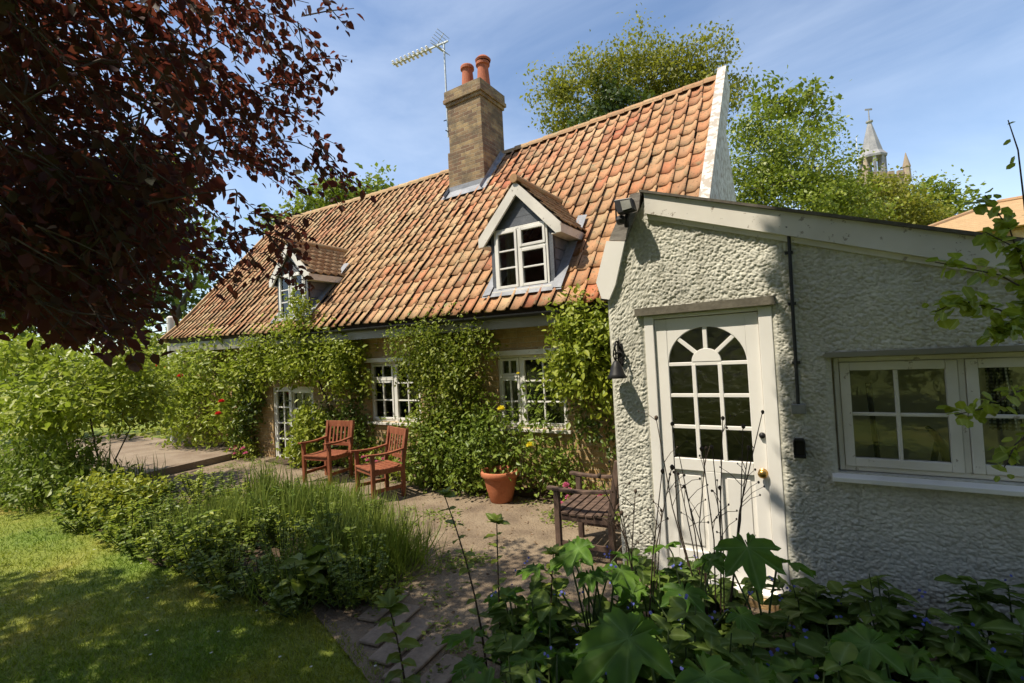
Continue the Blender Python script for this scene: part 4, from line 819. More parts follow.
rr = climber('climbing_rose', 'tall climbing rose with red blooms at the left end of the cottage', 'climbing rose',
        [(-12.6, 5.3, 1.7, .9, .5, .9), (-11.4, 5.3, 1.9, .8, .45, .75), (-10.4, 5.38, 1.5, .6, .34, .9), (-13.5, 5.3, 1.3, .8, .5, 1.0), (-12.0, 5.2, .9, 1.1, .5, .8), (-10.7, 5.35, .8, .5, .35, .7)],
        9500, .085, LEAF['shrub'], root=(-11.6, 5.5, 0), stems=36, stem_r=.03)
blooms(rr, [(-12.35, 4.75, 2.0), (-12.0, 4.78, 1.95), (-11.45, 4.8, 1.75), (-10.2, 5.0, 1.2), (-10.35, 5.0, .95)], .075, M['red'])
climber('ivy', 'dark ivy on the brick pier left of the glazed cottage door', 'ivy', [(-10.0, 5.5, 1.2, .4, .2, .8), (-10.3, 5.45, .5, .4, .22, .5)], 1500, .07, LEAF['ivy'], root=(-10.1, 5.58, 0), stems=10)

# geranium on the inner sill of the left window
g = empty('window_geranium', (-5.93, 5.82, .87), label='small red geranium behind the left cottage window', cat='house plant')
MB().lathe([(0, 0), (.04, 0), (.055, .09), (.05, .09), (.035, .02)], n=14).build('pot', M['terracotta'], g)
P, d = in_lumps([(0, 0, .16, .09, .06, .08)], 60); leafset('foliage', P, d, .04, LEAF['climber'], g)
blooms(g, [(-5.94, 5.78, 1.06), (-5.90, 5.80, 1.02)], .035, M['red'])

# ------------------------------------------------------------------ shrubs and beds on the left
def shrub(name, label, base, lumps, n, leaf, mat, stems=20, stem_r=.02, per=14, sig=.10, tmpl=T_OVATE, cat='shrub', group=None, shell=.75):
    r = empty(name, base, label=label, cat=cat, group=group); b = np.array(base, float)
    P, d, c = clumped(lumps, n, per, sig, shell, .8); keep = P[:, 2] > .01; P, d = P[keep], d[keep]
    leafset('foliage', P - b, d, leaf, mat, r, tmpl, up=.75, out=.4, droop=.2)
    if stems:
        mb = MB(); sel = c[rng.choice(len(c), min(stems, len(c)), replace=False)] - b
        limbs(mb, [np.array((.06 * math.cos(k * 2.1), .06 * math.sin(k * 2.1), 0.0)) for k in range(4)], sel, stem_r, .004, 6); mb.build('stem', M['bark'], r, smooth=True, fix=False)
    return r
shrub('open_shrub', 'open light green shrub with bare forked stems beside the terrace', (-9.0, 2.75, 0), [(-9.6, 2.55, 1.75, .9, .7, .38), (-9.0, 2.5, 1.5, .6, .55, .28), (-10.4, 2.7, 1.9, .7, .6, .42), (-9.2, 3.0, 2.1, .5, .45, .3), (-11.2, 2.6, 1.5, .7, .6, .4), (-10.8, 2.3, 2.2, .7, .5, .36), (-10.3, 2.4, 1.2, .8, .5, .35), (-9.9, 2.2, 1.35, .55, .4, .22)], 8200, .085, LEAF['shrub'], stems=44, stem_r=.028)
shrub('forked_shrub', 'small bare-stemmed shrub at the terrace edge in front of the climbing rose', (-8.9, 3.15, 0), [(-9.2, 3.3, 1.3, .5, .42, .28), (-8.8, 3.2, 1.6, .38, .35, .32), (-9.6, 3.5, 1.7, .42, .4, .38)], 2000, .075, LEAF['shrub'], stems=40, stem_r=.022)
shrub('back_shrub', 'pale green shrub behind the white post', (-16.0, 6.2, 0), [(-16, 6.2, 2.0, 1.6, 1.0, 1.3), (-18, 6.5, 2.3, 1.6, 1.0, 1.4), (-14.6, 6.4, 1.7, .8, .6, 1.1)], 4200, .16, LEAF['tree'], stems=10)
shrub('back_shrub', 'tall light green bush at the far left behind the terrace', (-19, 4.6, 0), [(-19, 4.4, 1.6, 1.8, 1.2, 1.5), (-16.5, 4.7, 1.0, 1.2, .8, .9), (-21, 3.5, 2.2, 2, 1.5, 1.8)], 5200, .16, LEAF['shrub'], stems=10)
shrub('lime_shrub', 'low yellow green shrub at the lawn corner', (-7.5, 2.35, 0), [(-7.6, 2.4, .30, .62, .40, .34), (-7.1, 2.55, .26, .42, .32, .28)], 2600, .055, LEAF['lime'], stems=20, stem_r=.008, sig=.06)
shrub('leafy_clump', 'dark leafy border clump at the far left of the lawn', (-10.5, 2.3, 0), [(-10.9, 2.25, .42, 1.4, .45, .5), (-9.4, 2.35, .45, .8, .42, .5), (-8.6, 2.5, .3, .5, .35, .36), (-10.2, 2.0, .25, 1.2, .3, .3)], 5200, .075, LEAF['bed'], stems=24, stem_r=.008)
def grassy(name, label, pts, n, h, spread, mat, group=None, cat='plant', lean=.9):
    c = np.array(pts[0], float); r = empty(name, (c[0], c[1], .02), label=label, cat=cat, group=group); base = np.array((c[0], c[1], .02))
    B = np.array(pts, float)[rng.integers(0, len(pts), n)]; P = np.column_stack([B[:, 0] + rng.normal(size=n) * spread, B[:, 1] + rng.normal(size=n) * spread, np.full(n, .02)]) - base
    D = unit(np.column_stack([rng.normal(size=n) * .38 * lean, rng.normal(size=n) * .38 * lean, np.ones(n)])); Nn = unit(np.column_stack([-D[:, 0], -D[:, 1], np.full(n, .15)]) + rng.normal(size=(n, 3)) * .2)
    leaves('foliage', P, h * (.55 + .6 * rng.random(n)), D, -Nn, T_BLADE, mat, r, .22 + .3 * rng.random(n)); return r
def leafy(name, label, x, y, h, w, n, leaf, mat, group=None, cat='plant', tmpl=T_OVATE, stems=9):
    """upright leafy herb: stems with leaves all the way up"""
    r = empty(name, (x, y, .02), label=label, cat=cat, group=group); mb = MB(); P = []; Dd = []
    for s in range(stems):
        a = rng.random() * 6.28; q = w * math.sqrt(rng.random()); top = np.array((q * math.cos(a), q * math.sin(a), h * (.6 + .5 * rng.random()))); b0 = np.array((top[0] * .35, top[1] * .35, 0)); mid = (b0 + top) / 2 + np.array((top[0] * .1, top[1] * .1, .08 * h))
        mb.tube([b0, mid, top], [.006, .005, .003], 5, cap=False); m = n // stems
        t = rng.random(m) ** .7; pp = b0 + (mid - b0) * np.minimum(1, 2 * t)[:, None] + (top - mid) * np.maximum(0, 2 * t - 1)[:, None]
        an = rng.random(m) * 6.28; P.append(pp); Dd.append(np.column_stack([np.cos(an), np.sin(an), .35 - .5 * rng.random(m)]))
    P = np.concatenate(P); Dd = np.concatenate(Dd); Nn = np.column_stack([rng.normal(size=(len(P), 2)) * .35, np.ones(len(P))])
    leaves('foliage', P, leaf * (.6 + .7 * rng.random(len(P))), Dd, Nn, tmpl, mat, r); mb.build('stem', M['stem'], r, smooth=True, fix=False); return r
BG = 'leafy plants of the bed between lawn and patio'
k = 0
bedpoly = np.array(BED)
def inside(poly, x, y):
    c = False; n = len(poly)
    for i in range(n):
        x1, y1 = poly[i]; x2, y2 = poly[(i + 1) % n]
        if (y1 > y) != (y2 > y) and x < (x2 - x1) * (y - y1) / (y2 - y1) + x1: c = not c
    return c
spots = []
while len(spots) < 46:
    x, y = rng.uniform(-8.2, -3.0), rng.uniform(2.1, 3.7)
    if inside(BED, x, y) and all((x - a) ** 2 + (y - b_) ** 2 > .065 for a, b_ in spots): spots.append((x, y))
for i, (x, y) in enumerate(spots):
    hh = .33 - .05 * max(0, 2.6 - y)
    if x < -6.0 or i % 5 < 3 or y < 2.45: leafy('leafy_herb', 'leafy green herb filling the bed between lawn and patio', x, y, hh + .12 * rng.random(), .28, 480, .036 + .025 * rng.random(), LEAF[('bed', 'shrub', 'rose')[i % 3]], BG, stems=16)
    else: grassy('grassy_clump', 'clump of arching grassy leaves in the bed between lawn and patio', [(x, y)], 900, hh + .04 + .1 * rng.random(), .18, LEAF['strap' if i % 3 else 'bed'], 'grassy clumps of the bed between lawn and patio', lean=2.3)
for i in range(22):
    t = i / 21; x = -7.9 + 5.0 * t; y = float(np.interp(x, [-8, -6.6, -5.9, -5.0, -3.9, -3.15, -2.9], [2.18, 2.22, 2.08, 2.1, 2.12, 2.28, 2.5])) + rng.normal() * .05
    leafy('edging_herb', 'low spreading herb at the lawn edge of the bed', x, y, .17 + .12 * rng.random(), .24, 260, .04 + .02 * rng.random(), LEAF[('shrub', 'bed', 'rose')[i % 3]], 'low herbs along the lawn edge of the bed', stems=12)
for i, (x, y, h) in enumerate([(-6.3, 3.55, .62), (-5.6, 3.3, .62), (-4.75, 3.2, .6), (-4.1, 3.0, .58), (-5.2, 2.8, .52), (-3.6, 2.8, .5)]):
    grassy('seeding_grass', 'tall seeding grass standing above the bed plants', [(x, y)], 130, h, .09, LEAF['strap'], 'tall seeding grasses of the bed', lean=.45)
for (x, y, h) in [(-9.6, 2.5, .85), (-10.3, 2.55, .9), (-8.9, 2.6, .75), (-11, 2.4, .95), (-8.5, 2.85, .6)]: grassy('iris_clump', 'clump of upright strap leaves below the open shrub', [(x, y)], 160, h, .12, LEAF['strap'], 'strap leaved clumps below the open shrub', lean=.4)
leafy('broad_leaf_weed', 'broad leaved weed at the lawn edge of the bed', -3.55, 2.28, .34, .22, 60, .2, LEAF['bed'], tmpl=T_BROAD)

# ------------------------------------------------------------------ lawn grass
def lawn_grass(n):
    poly = [(-11, 1.0), (-11, 2.15), (-8, 2.15), (-6.6, 2.2), (-5.9, 2.05), (-5, 2.1), (-3.9, 2.12), (-3.1, 2.2), (-2.3, 2.0), (-1.7, 1.5), (-1.0, 1.0), (-.9, -1.2), (-12, -1.2)]
    P = []
    while len(P) < n:
        d = 1.3 + 9.6 * rng.random() ** 1.6; a = R(rng.uniform(28, 92) if rng.random() < .8 else rng.uniform(60, 128)); x, y = -d * math.sin(a), d * math.cos(a)
        if inside(poly, x, y): P.append((x, y, 0.0))
    P = np.array(P); D = unit(np.column_stack([rng.normal(size=(n, 2)) * .7, np.ones(n)])); Nn = unit(rng.normal(size=(n, 3)))
    o = leaves('grass', P, .022 + .03 * rng.random(n), D, Nn, (np.array([(0, .07, 0), (.6, .05, 0), (1, 0, -.1), (.6, -.05, 0), (0, -.07, 0)]), [(0, 1, 3, 4), (1, 2, 3)]), M['blades'])
    tag(o, 'short mown lawn grass with yellowed patches', 'grass', kind='stuff')
    m = 90; Q = P[rng.choice(n, m, replace=False)]; th = np.arange(8) * math.pi / 4
    o = leaves('daisies', np.repeat(Q + np.array((0, 0, .045)), 8, 0), .011, np.tile(np.column_stack([np.cos(th), np.sin(th), np.full(8, .2)]), (m, 1)), np.tile(np.array((0, 0, 1.0)), (8 * m, 1)), T_RHOMB, M['daisy'])
    tag(o, 'white daisies scattered over the lawn', 'daisies', kind='stuff')
lawn_grass(110000)
def patio_weeds(n):
    c = []
    while len(c) < 150:
        x, y = rng.uniform(-9.8, -.9), rng.uniform(1.7, 5.3); e = noise.noise(Vector((x * .9, y * .9, 2.0)))
        if not inside(BED, x, y) and (y > 5.05 or e > .18 or (x > -2.4 and y < 2.9)): c.append((x, y))
    c = np.array(c); q = np.repeat(c, n // len(c), 0); m = len(q); P = np.column_stack([q + rng.normal(size=(m, 2)) * .06, .016 + .03 * rng.random(m)])
    tag(leaves('weeds', P, .018 + .03 * rng.random(m), unit(np.column_stack([rng.normal(size=(m, 2)), .5 * rng.random(m)])), np.column_stack([rng.normal(size=(m, 2)) * .4, np.ones(m)]), T_OVATE, LEAF['bed']), 'small weeds and moss growing over the patio', 'weeds', kind='stuff')
patio_weeds(3600)
# fallen leaves and grit on the patio
n = 1500; P = np.column_stack([rng.uniform(-8, -1.0, n), rng.uniform(2.3, 5.3, n), np.full(n, .018)]); P = P[[not inside(BED, p[0], p[1]) for p in P]]; n = len(P)
tag(leaves('leaf_litter', P, .010 + .03 * rng.random(n) ** 2, rand_dirs(n) * np.array((1, 1, .1)), np.column_stack([rng.normal(size=(n, 2)) * .3, np.ones(n)]), T_OVATE, leaf_mat('dead leaves', [(.12, .07, .03), (.2, .12, .06), (.09, .05, .03)], trans=(.2, .1, .05), tw=.1)), 'dry leaf litter scattered over the patio', 'leaf litter', kind='stuff')

# ------------------------------------------------------------------ copper-leaved tree
SIL = [(-60, -400), (338, -400), (330, 0), (340, 18), (334, 45), (325, 66), (328, 92), (306, 112), (318, 128), (338, 155), (350, 178), (342, 186), (330, 182), (310, 188), (295, 215), (298, 245), (290, 284), (280, 282), (276, 246), (262, 250), (252, 284), (238, 262), (222, 268), (212, 288), (196, 262), (172, 248), (148, 280), (125, 325), (105, 338), (80, 322), (50, 330), (30, 312), (-60, 302)]
def shade_ok(P):
    u = P[:, 0] + .36 * P[:, 2]; v = P[:, 1] + .48 * P[:, 2]
    b = np.interp(u, [-12, -9, -7, -6.3, -5.6, -4.8, -4.0, -3.0, -1.5, -.5, -.05, .05, .75, 1.6, 3.5], [.4, .7, 1.25, 1.5, 1.95, 2.35, 3.2, 3.75, 3.85, 3.8, 3.85, 4.1, 5.0, 5.9, 7.5])
    return b - v
big = set()
def crown_points():
    pts = []
    # boughs that hang into view
    while len(pts) < 1350:
        px, py = rng.uniform(-40, 362), rng.uniform(-120, 352)
        if rng.random() < .2: px, py = rng.uniform(-40, 190), rng.uniform(150, 340)
        if not inside(SIL, px, py): continue
        gap = noise.noise(Vector((px * .018, py * .018, 3.0)))
        if 185 < px < 275 and 90 < py < 265 and gap > .02: continue
        if px > 90 and gap > .22: continue
        d = rng.uniform(1.7, 4.2) if px < 200 else rng.uniform(2.5, 4.3)
        P = at(px, py, d)
        if P[2] < 1.75 or shade_ok(P[None])[0] < (.1 if px < 230 else -.25): continue
        pts.append(P)
    vis = len(pts)
    # the rest of the crown overhead and behind
    tries = 0
    while len(pts) < vis + 2600 and tries < 120000:
        tries += 1
        u, v = rng.uniform(-9.5, 3.2), rng.uniform(-2.5, 6.6); z = rng.uniform(4.2, 9.0) - .04 * (u + 2) ** 2; P = np.array((u - .36 * z, v - .48 * z, z))
        if z < 3.2: continue
        m = shade_ok(P[None])[0]; g = noise.noise(Vector((u * 1.1, v * 1.1, 7.0)))
        if m < .12 + .25 * g: continue
        if g > .33 and u < 0: continue
        if u < 0 and rng.random() < .45: continue
        if -4.6 < u < -.3 and v > 2.1: continue
        px, py, dd = proj(P)
        if dd[0] > .2 and -90 < px[0] < 1110 and -90 < py[0] < 770: continue
        if np.linalg.norm(P - EYE) < 1.8: continue
        pts.append(P)
    # thick part of the crown towards the annexe
    k = 0
    while k < 2400:
        u, v = rng.uniform(-2.4, 3.6), rng.uniform(.3, 7.4); z = rng.uniform(5.0, 9.5); P = np.array((u - .36 * z, v - .48 * z, z))
        if shade_ok(P[None])[0] < .02 or (u < -.3 and v > 2.1) or (v < 2.6 and rng.random() < .7): continue
        px, py, dd = proj(P)
        if dd[0] > .2 and -90 < px[0] < 1110 and -120 < py[0] < 770: continue
        pts.append(P); k += 1; big.add(len(pts) - 1)
    k = 0
    while k < 1300:     # over the lawn
        u, v = rng.uniform(-10, -1.5), rng.uniform(-1.5, 2.6); z = rng.uniform(3.6, 7.5); P = np.array((u - .36 * z, v - .48 * z, z))
        if shade_ok(P[None])[0] < .22: continue
        px, py, dd = proj(P)
        if dd[0] > .2 and -90 < px[0] < 1110 and -120 < py[0] < 770: continue
        if np.linalg.norm(P - EYE) < 1.6: continue
        pts.append(P); k += 1; big.add(len(pts) - 1)
    return np.array(pts), vis
TB = np.array((-4.6, -2.4, 0.0)); ct = empty('copper_tree', tuple(TB), label='dark copper leaved tree overhanging the lawn', cat='tree')
C, nvis = crown_points()
L = []; Dd = []; Nn = []; S = []; tw = MB()
for i, c in enumerate(C):
    per = 15 if i < nvis else 17; out = unit(c - (TB + np.array((0, 0, 4.5)))); td = unit(out + np.array((0, 0, -.35)) + rng.normal(size=3) * .45); ln = .30 if i < nvis else .55
    t = np.linspace(.05, 1, per); axis = c[None] + td[None] * (t[:, None] - .5) * ln - np.array((0, 0, .10))[None] * (t[:, None] ** 2) * ln
    side = unit(np.cross(td, rand_dirs(per))); L.append(axis + side * .01 + rng.normal(size=(per, 3)) * (.015 if i < nvis else .06)); Dd.append(unit(td[None] * .6 + side + np.array((0, 0, -.45)) + rng.normal(size=(per, 3)) * .25)); Nn.append(unit(np.array((0, 0, .8)) + rng.normal(size=(per, 3)) * .5)); S.append((.056 if i < nvis else .125 if i in big else .085) * (.45 + .85 * rng.random(per)))
    if i < nvis: tw.tube([axis[0] - TB, axis[per // 2] - TB, axis[-1] - TB], [.004, .003, .0015], 4, cap=False)
L = np.concatenate(L); Dd = np.concatenate(Dd); Nn = np.concatenate(Nn); S = np.concatenate(S)
jit = np.array([noise.noise(Vector((p[0] * 2.3, p[1] * 2.3, p[2] * 2.3))) for p in L]); ppx, ppy, pz = proj(L)
keep = shade_ok(L) > np.where((ppx > 215) & (pz > .2) & (ppy > -60), -.3, 0.0) + .28 * jit * np.where(L[:, 0] + .36 * L[:, 2] > .2, .4, 1.0); L, Dd, Nn, S = L[keep], Dd[keep], Nn[keep], S[keep]
leaves('crown', L - TB, S, Dd, Nn, T_OVATE, LEAF['copper'], ct, 1.15)
tw.build('twigs', M['bark'], ct, fix=False)
mb = MB(); mb.tube([(0, 0, 0), (.05, 0, .8), (.0, .1, 2.2), (.15, .3, 3.2)], [.26, .2, .17, .15], 12, cap=False)
sel = np.concatenate([C[:nvis][rng.choice(nvis, 330, replace=False)], C[nvis:][rng.choice(len(C) - nvis, 160, replace=False)]]) - TB
limbs(mb, [np.array((.0, .1, 2.2)), np.array((.15, .3, 3.2))], sel, .13, .0045, 6, .12); mb.build('trunk', M['bark'], ct, smooth=True, fix=False)

# ------------------------------------------------------------------ trees behind
def A(px, py, d): return tuple(at(px, py, d))
def lump(px, py, d, rx, ry, dz=None):
    """a lump of crown seen at a photo pixel, radii in pixels"""
    p = at(px, py, d); return (*p, rx * d / FPX, (dz or rx) * d / FPX, ry * d / FPX)
def base(px, d): p = at(px, 375, d); return (p[0], p[1], 0.0)
D1 = 26
tree('robinia_tree', 'tall loose yellow green tree rising behind the cottage ridge', base(640, D1), 14, [lump(*a) for a in [(560, 92, D1, 30, 26), (600, 75, D1, 34, 26), (645, 62, D1 + 1, 40, 26), (690, 62, D1, 40, 24), (725, 85, D1, 22, 26), (660, 95, D1 + 1, 50, 24), (560, 125, D1, 26, 14), (700, 110, D1, 40, 22), (610, 120, D1 + 2, 40, 22)]], 28000, .17, LEAF['robinia'], per=56, sig=.40, trunk=.3, shell=.9, nl=60)
tree('ivy_clad_tree', 'dark ivy covered stem inside the loose yellow green tree', base(612, D1 - 1), 11, [lump(*a) for a in [(612, 98, D1 - 1, 20, 24), (630, 118, D1 - 1, 28, 20), (590, 125, D1 - 1, 20, 15)]], 3200, .2, LEAF['dark'], per=22, sig=.25, trunk=.3)
D2 = 19
tree('round_tree', 'dense mid green tree behind the white gable board', base(790, D2), 10, [lump(*a) for a in [(765, 150, D2, 36, 36), (800, 160, D2, 42, 40), (745, 190, D2, 36, 40), (790, 205, D2, 60, 34), (835, 180, D2, 26, 30), (760, 125, D2, 22, 20), (850, 215, D2, 30, 25)]], 24000, .12, LEAF['tree'], per=60, sig=.26, trunk=.25, nl=30)
D3 = 23
tree('thin_tree', 'thin open tree whose sprigs stand above the dense green tree', base(790, D3), 12, [lump(*a) for a in [(765, 88, D3, 10, 14), (800, 100, D3, 26, 14), (815, 118, D3, 18, 14), (785, 110, D3, 16, 14), (812, 140, D3, 16, 12), (770, 105, D3, 12, 12)]], 1300, .24, LEAF['tree'], per=14, sig=.3, trunk=.14, nl=40)
tree('light_tree', 'light yellow green tree in front of the church tower', base(880, 24), 9, [lump(*a) for a in [(870, 206, 24, 38, 22), (840, 188, 24, 16, 18), (905, 212, 24, 26, 20), (882, 188, 24, 18, 10), (840, 205, 24, 24, 22), (925, 225, 24, 26, 14)]], 13000, .15, LEAF['robinia'], per=24, sig=.3, trunk=.2, nl=30)
tree('light_tree', 'feathery green tree between the church tower and the tan roof', base(940, 28), 9, [lump(*a) for a in [(928, 192, 28, 20, 14), (948, 205, 28, 20, 16), (915, 212, 28, 22, 18), (930, 222, 28, 30, 14)]], 4200, .22, LEAF['tree'], per=18, sig=.4, trunk=.2, nl=30)
tree('ridge_tree', 'bright green tree top above the left cottage ridge', base(350, 24), 9, [lump(*a) for a in [(345, 198, 24, 34, 18), (382, 184, 24, 14, 12), (320, 205, 24, 26, 16), (370, 198, 24, 26, 12), (300, 225, 24, 30, 20)]], 4500, .22, LEAF['tree'], per=18, sig=.3, trunk=.2)
tree('yew_tree', 'dark evergreen tree behind the left end of the cottage', base(140, 21), 9, [lump(*a) for a in [(170, 280, 21, 50, 60), (110, 270, 21, 60, 70), (60, 260, 21, 60, 80), (205, 310, 21, 26, 36), (20, 280, 21, 50, 70)]], 9000, .22, LEAF['dark'], per=22, sig=.34, trunk=.35)
tree('garden_tree', 'mid green tree showing between the copper leaves and the yew', base(165, 18), 7, [lump(*a) for a in [(175, 225, 18, 34, 34), (150, 190, 18, 40, 34), (195, 265, 18, 20, 36), (120, 210, 18, 50, 50)]], 5200, .2, LEAF['tree'], per=22, sig=.3, trunk=.22)
tree('hedge_tree', 'light green tree at the far left behind the shrubs', base(20, 22), 6, [lump(*a) for a in [(15, 320, 22, 40, 30), (60, 335, 22, 34, 22), (-40, 310, 22, 60, 50)]], 3600, .24, LEAF['tree'], per=20, sig=.36, trunk=.2)

# trees added behind the viewer to block sky light; only reflections and shade show
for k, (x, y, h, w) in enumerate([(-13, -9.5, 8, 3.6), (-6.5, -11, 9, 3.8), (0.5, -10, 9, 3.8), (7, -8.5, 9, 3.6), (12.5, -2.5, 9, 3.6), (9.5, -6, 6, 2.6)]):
    tree('sky_blocker_tree', 'leafy tree added behind the viewer to block sky light', (x, y, 0), h, [(x, y, h * .62, w, w * .8, h * .36), (x + 1, y + .4, h * .3, w * .9, w * .6, h * .28), (x - 1.4, y, h * .45, w * .8, w * .7, h * .3)], 5200, .36, LEAF['dark'], per=30, sig=.5, trunk=.25, nl=12, group='added trees that block sky light')
# ------------------------------------------------------------------ church and far roof
DC = 70; cb = at(874, 186, DC); ch = empty('church_tower', (cb[0], cb[1], 0), R(28), label='stone church tower with a small lead spire above the trees', cat='church')
zt = cb[2] + .5; hw = 2.7; mb = MB(); mb.box(-hw, hw, -hw, hw, 0, zt); mb.box(-hw - .2, hw + .2, -hw - .2, hw + .2, zt - 1.4, zt - 1.1)
for s in (-1, 1):
    for k in range(4): mb.box(-hw + .55 + k * 1.2, -hw + .55 + k * 1.2 + .7, s * hw - .2, s * hw + .2, zt, zt + .6); mb.box(s * hw - .2, s * hw + .2, -hw + .55 + k * 1.2, -hw + .55 + k * 1.2 + .7, zt, zt + .6)
mb.build('tower', M['church'], ch)
for sx in (-1, 1):
    for sy in (-1, 1): MB().lathe([(.5, zt - 1), (.42, zt + .9), (.5, zt + 1.0), (.05, zt + 3.0), (0, zt + 3.1)], (sx * hw, sy * hw, 0), 8).build('pinnacle', M['church'], ch)
mb = MB()
for s in (-1, 1): mb.box(-.8, .8, s * (hw + .02) - .05, s * (hw + .02) + .05, zt - 5, zt - 2); mb.box(s * (hw + .02) - .05, s * (hw + .02) + .05, -.8, .8, zt - 5, zt - 2)
mb.build('belfry_louvre', M['dark'], ch)
mb = MB(); zl = zt + 1.2
for k in range(8): a = R(45 * k + 22.5); mb.box(1.45 * math.cos(a) - .16, 1.45 * math.cos(a) + .16, 1.45 * math.sin(a) - .16, 1.45 * math.sin(a) + .16, zl - .5, zl + 2.3)
mb.lathe([(1.7, zl - 1.2), (1.7, zl), (1.3, zl + .05), (0, zl + .05)], n=8); mb.lathe([(0, zl + 2.25), (1.8, zl + 2.25), (1.85, zl + 2.55), (1.35, zl + 3.2), (.25, zl + 7.6), (.45, zl + 7.7), (.45, zl + 7.9), (.1, zl + 8.0), (0.06, zl + 9.6), (0, zl + 9.7)], n=8)
mb.box(-.5, .5, -.04, .04, zl + 9.5, zl + 9.75); mb.build('spire', M['leadgrey'], ch)
MB().tube([(-2.6, -1.0, zt), (-2.6, -1.0, zt + 6.6)], [.07, .04], 6).build('flagpole', M['white'], ch)
hb = at(1000, 240, 17.0); th_ = empty('neighbour_house', (hb[0], hb[1], 0), R(-8), label='house with a tan tiled hipped roof beyond the annexe', cat='house')
za = at(1000, 198, 17.0)[2]; zev = at(925, 236, 16.0)[2] - .05
mb = MB(); vs = [(-3.3, -2.7, zev), (7, -2.7, zev), (7, 4.3, zev), (-3.3, 4.3, zev), (.1, .8, za), (4.5, .8, za)]; mb.add(vs, [(0, 1, 5, 4), (1, 2, 5), (2, 3, 4, 5), (3, 0, 4), (0, 3, 2, 1)]); mb.build('roof', M['tantile'], th_)
mb = MB(); mb.tube([vs[0], vs[4]], .09, 8); mb.tube([vs[3], vs[4]], .09, 8); mb.tube([vs[4], vs[5]], .10, 8); mb.build('hip_tiles', M['ridge'], th_)
MB().box(-2.5, 6.6, -2.3, 3.9, 0, zev - .02).build('wall', M['brick'], th_)

# ------------------------------------------------------------------ foreground plants
def lobed_plant(loc, spec, label, group):
    r = empty('lobed_leaf_plant', loc, label=label, cat='plant', group=group); b = np.array(loc, float); mb = MB(); P = []; S = []; D = []; Nn = []
    for (q, s, az, tilt) in spec:
        q = np.array(q, float) - b; d = np.array((math.cos(az), math.sin(az), -tilt)); P.append(q); S.append(s); D.append(d); Nn.append(np.array((math.cos(az) * tilt, math.sin(az) * tilt, 1.0)) + rng.normal(size=3) * .12)
        mb.tube([np.array((0, 0, 0)) + rng.normal(size=3) * np.array((.03, .03, 0)), q * np.array((.35, .35, .6)), q * np.array((.8, .8, .95)), q], [.007, .006, .005, .003], 6, cap=False)
    leaves('foliage', np.array(P), np.array(S), np.array(D), np.array(Nn), T_LOBED, LEAF['lobed'], r); mb.build('stem', M['stem'], r, smooth=True, fix=False)
    return r
def ring_spec(cx, cy, ztop, n, rad, size):
    o = []
    for i in range(n):
        a = i * 2.4 + rng.random() * .5; q = rad * math.sqrt((i + .5) / n); o.append(((cx + q * math.cos(a), cy + q * math.sin(a), ztop * (1 - .35 * (q / rad) ** 2) * rng.uniform(.75, 1.05)), size * rng.uniform(.7, 1.15), a, rng.uniform(.1, .5)))
    return o
LG = 'lobed leaved plants in the foreground border'
for (x, y, zt_, n, rad, s) in [(-1.18, 2.5, .80, 8, .34, .25), (-.66, 2.7, .74, 7, .32, .24), (-.55, 1.85, .66, 9, .36, .30), (-.98, 1.72, .60, 9, .34, .32), (.0, 2.2, .66, 9, .36, .30), (.45, 2.7, .55, 8, .35, .28), (-.2, 1.5, .80, 8, .3, .30), (.35, 1.9, .76, 8, .3, .27), (-1.45, 2.2, .5, 8, .3, .28)]:
    lobed_plant((x, y, .03), ring_spec(x, y, zt_, n, rad, s), 'big lobed green leaves on tall stalks in the foreground border', LG)
for (px, py, d, s_, az, tl, lab) in [(640, 628, 1.55, .42, -2.2, .45, 'large pale veined lobed leaf at the bottom of the foreground border'), (880, 640, 1.95, .36, -2.6, .4, 'wide lobed leaf low in front of the annexe wall under the window'), (745, 540, 2.55, .38, -1.2, .55, 'broad lobed leaf standing in front of the lower door panel'), (585, 545, 2.6, .34, -2.4, .4, 'lobed leaf on a tall stalk in front of the weathered chair')]:
    q = at(px, py, d); lobed_plant((q[0] + .05, q[1] + .12, .03), [(tuple(q), s_, az, tl), (tuple(q + np.array((.16, .05, -.10))), s_ * .7, az + 1.7, .3), (tuple(q + np.array((-.14, .08, -.14))), s_ * .65, az - 1.5, .3)], lab, None)
def alkanet(x, y, h, n, label='hairy leaved blue flowered plant in the foreground border'):
    r = leafy('blue_alkanet', label, x, y, h, .22, n, .115, LEAF['alkanet'], 'blue flowered plants in the foreground border', tmpl=T_BROAD, stems=8)
    th = np.arange(5) * 1.2566
    for q in range(int(rng.integers(1, 5))):
        c = np.array((rng.normal() * .14, rng.normal() * .14, h * (.85 + .3 * rng.random()))); m = 3; cs = c + rng.normal(size=(m, 3)) * .016
        nn = np.repeat(unit(np.array((0, -.8, .7)) + rng.normal(size=(m, 3)) * .5), 5, 0); t1 = unit(np.cross(nn, np.array((.3, .2, 1.0)))); t2 = np.cross(nn, t1); a = np.tile(th, m)[:, None]
        leaves('flower_spray', np.repeat(cs, 5, 0), .008, t1 * np.cos(a) + t2 * np.sin(a), nn, T_ROUND, M['blue'], r, 1.2)
    return r
fs = []
while len(fs) < 72:
    x, y = rng.uniform(-1.6, 1.6), rng.uniform(1.0, 3.6)
    if y > 1.15 + max(0, (-x - .6)) * .8 and all((x - a) ** 2 + (y - b_) ** 2 > .03 for a, b_ in fs) and y < 3.45 - max(0, -x - .9) * 1.4 and math.hypot(x, y) > 1.1 : fs.append((x, y))
for (x, y) in fs: alkanet(x, y, .30 + .24 * rng.random() + (.14 if y < 2.2 else 0), 120)
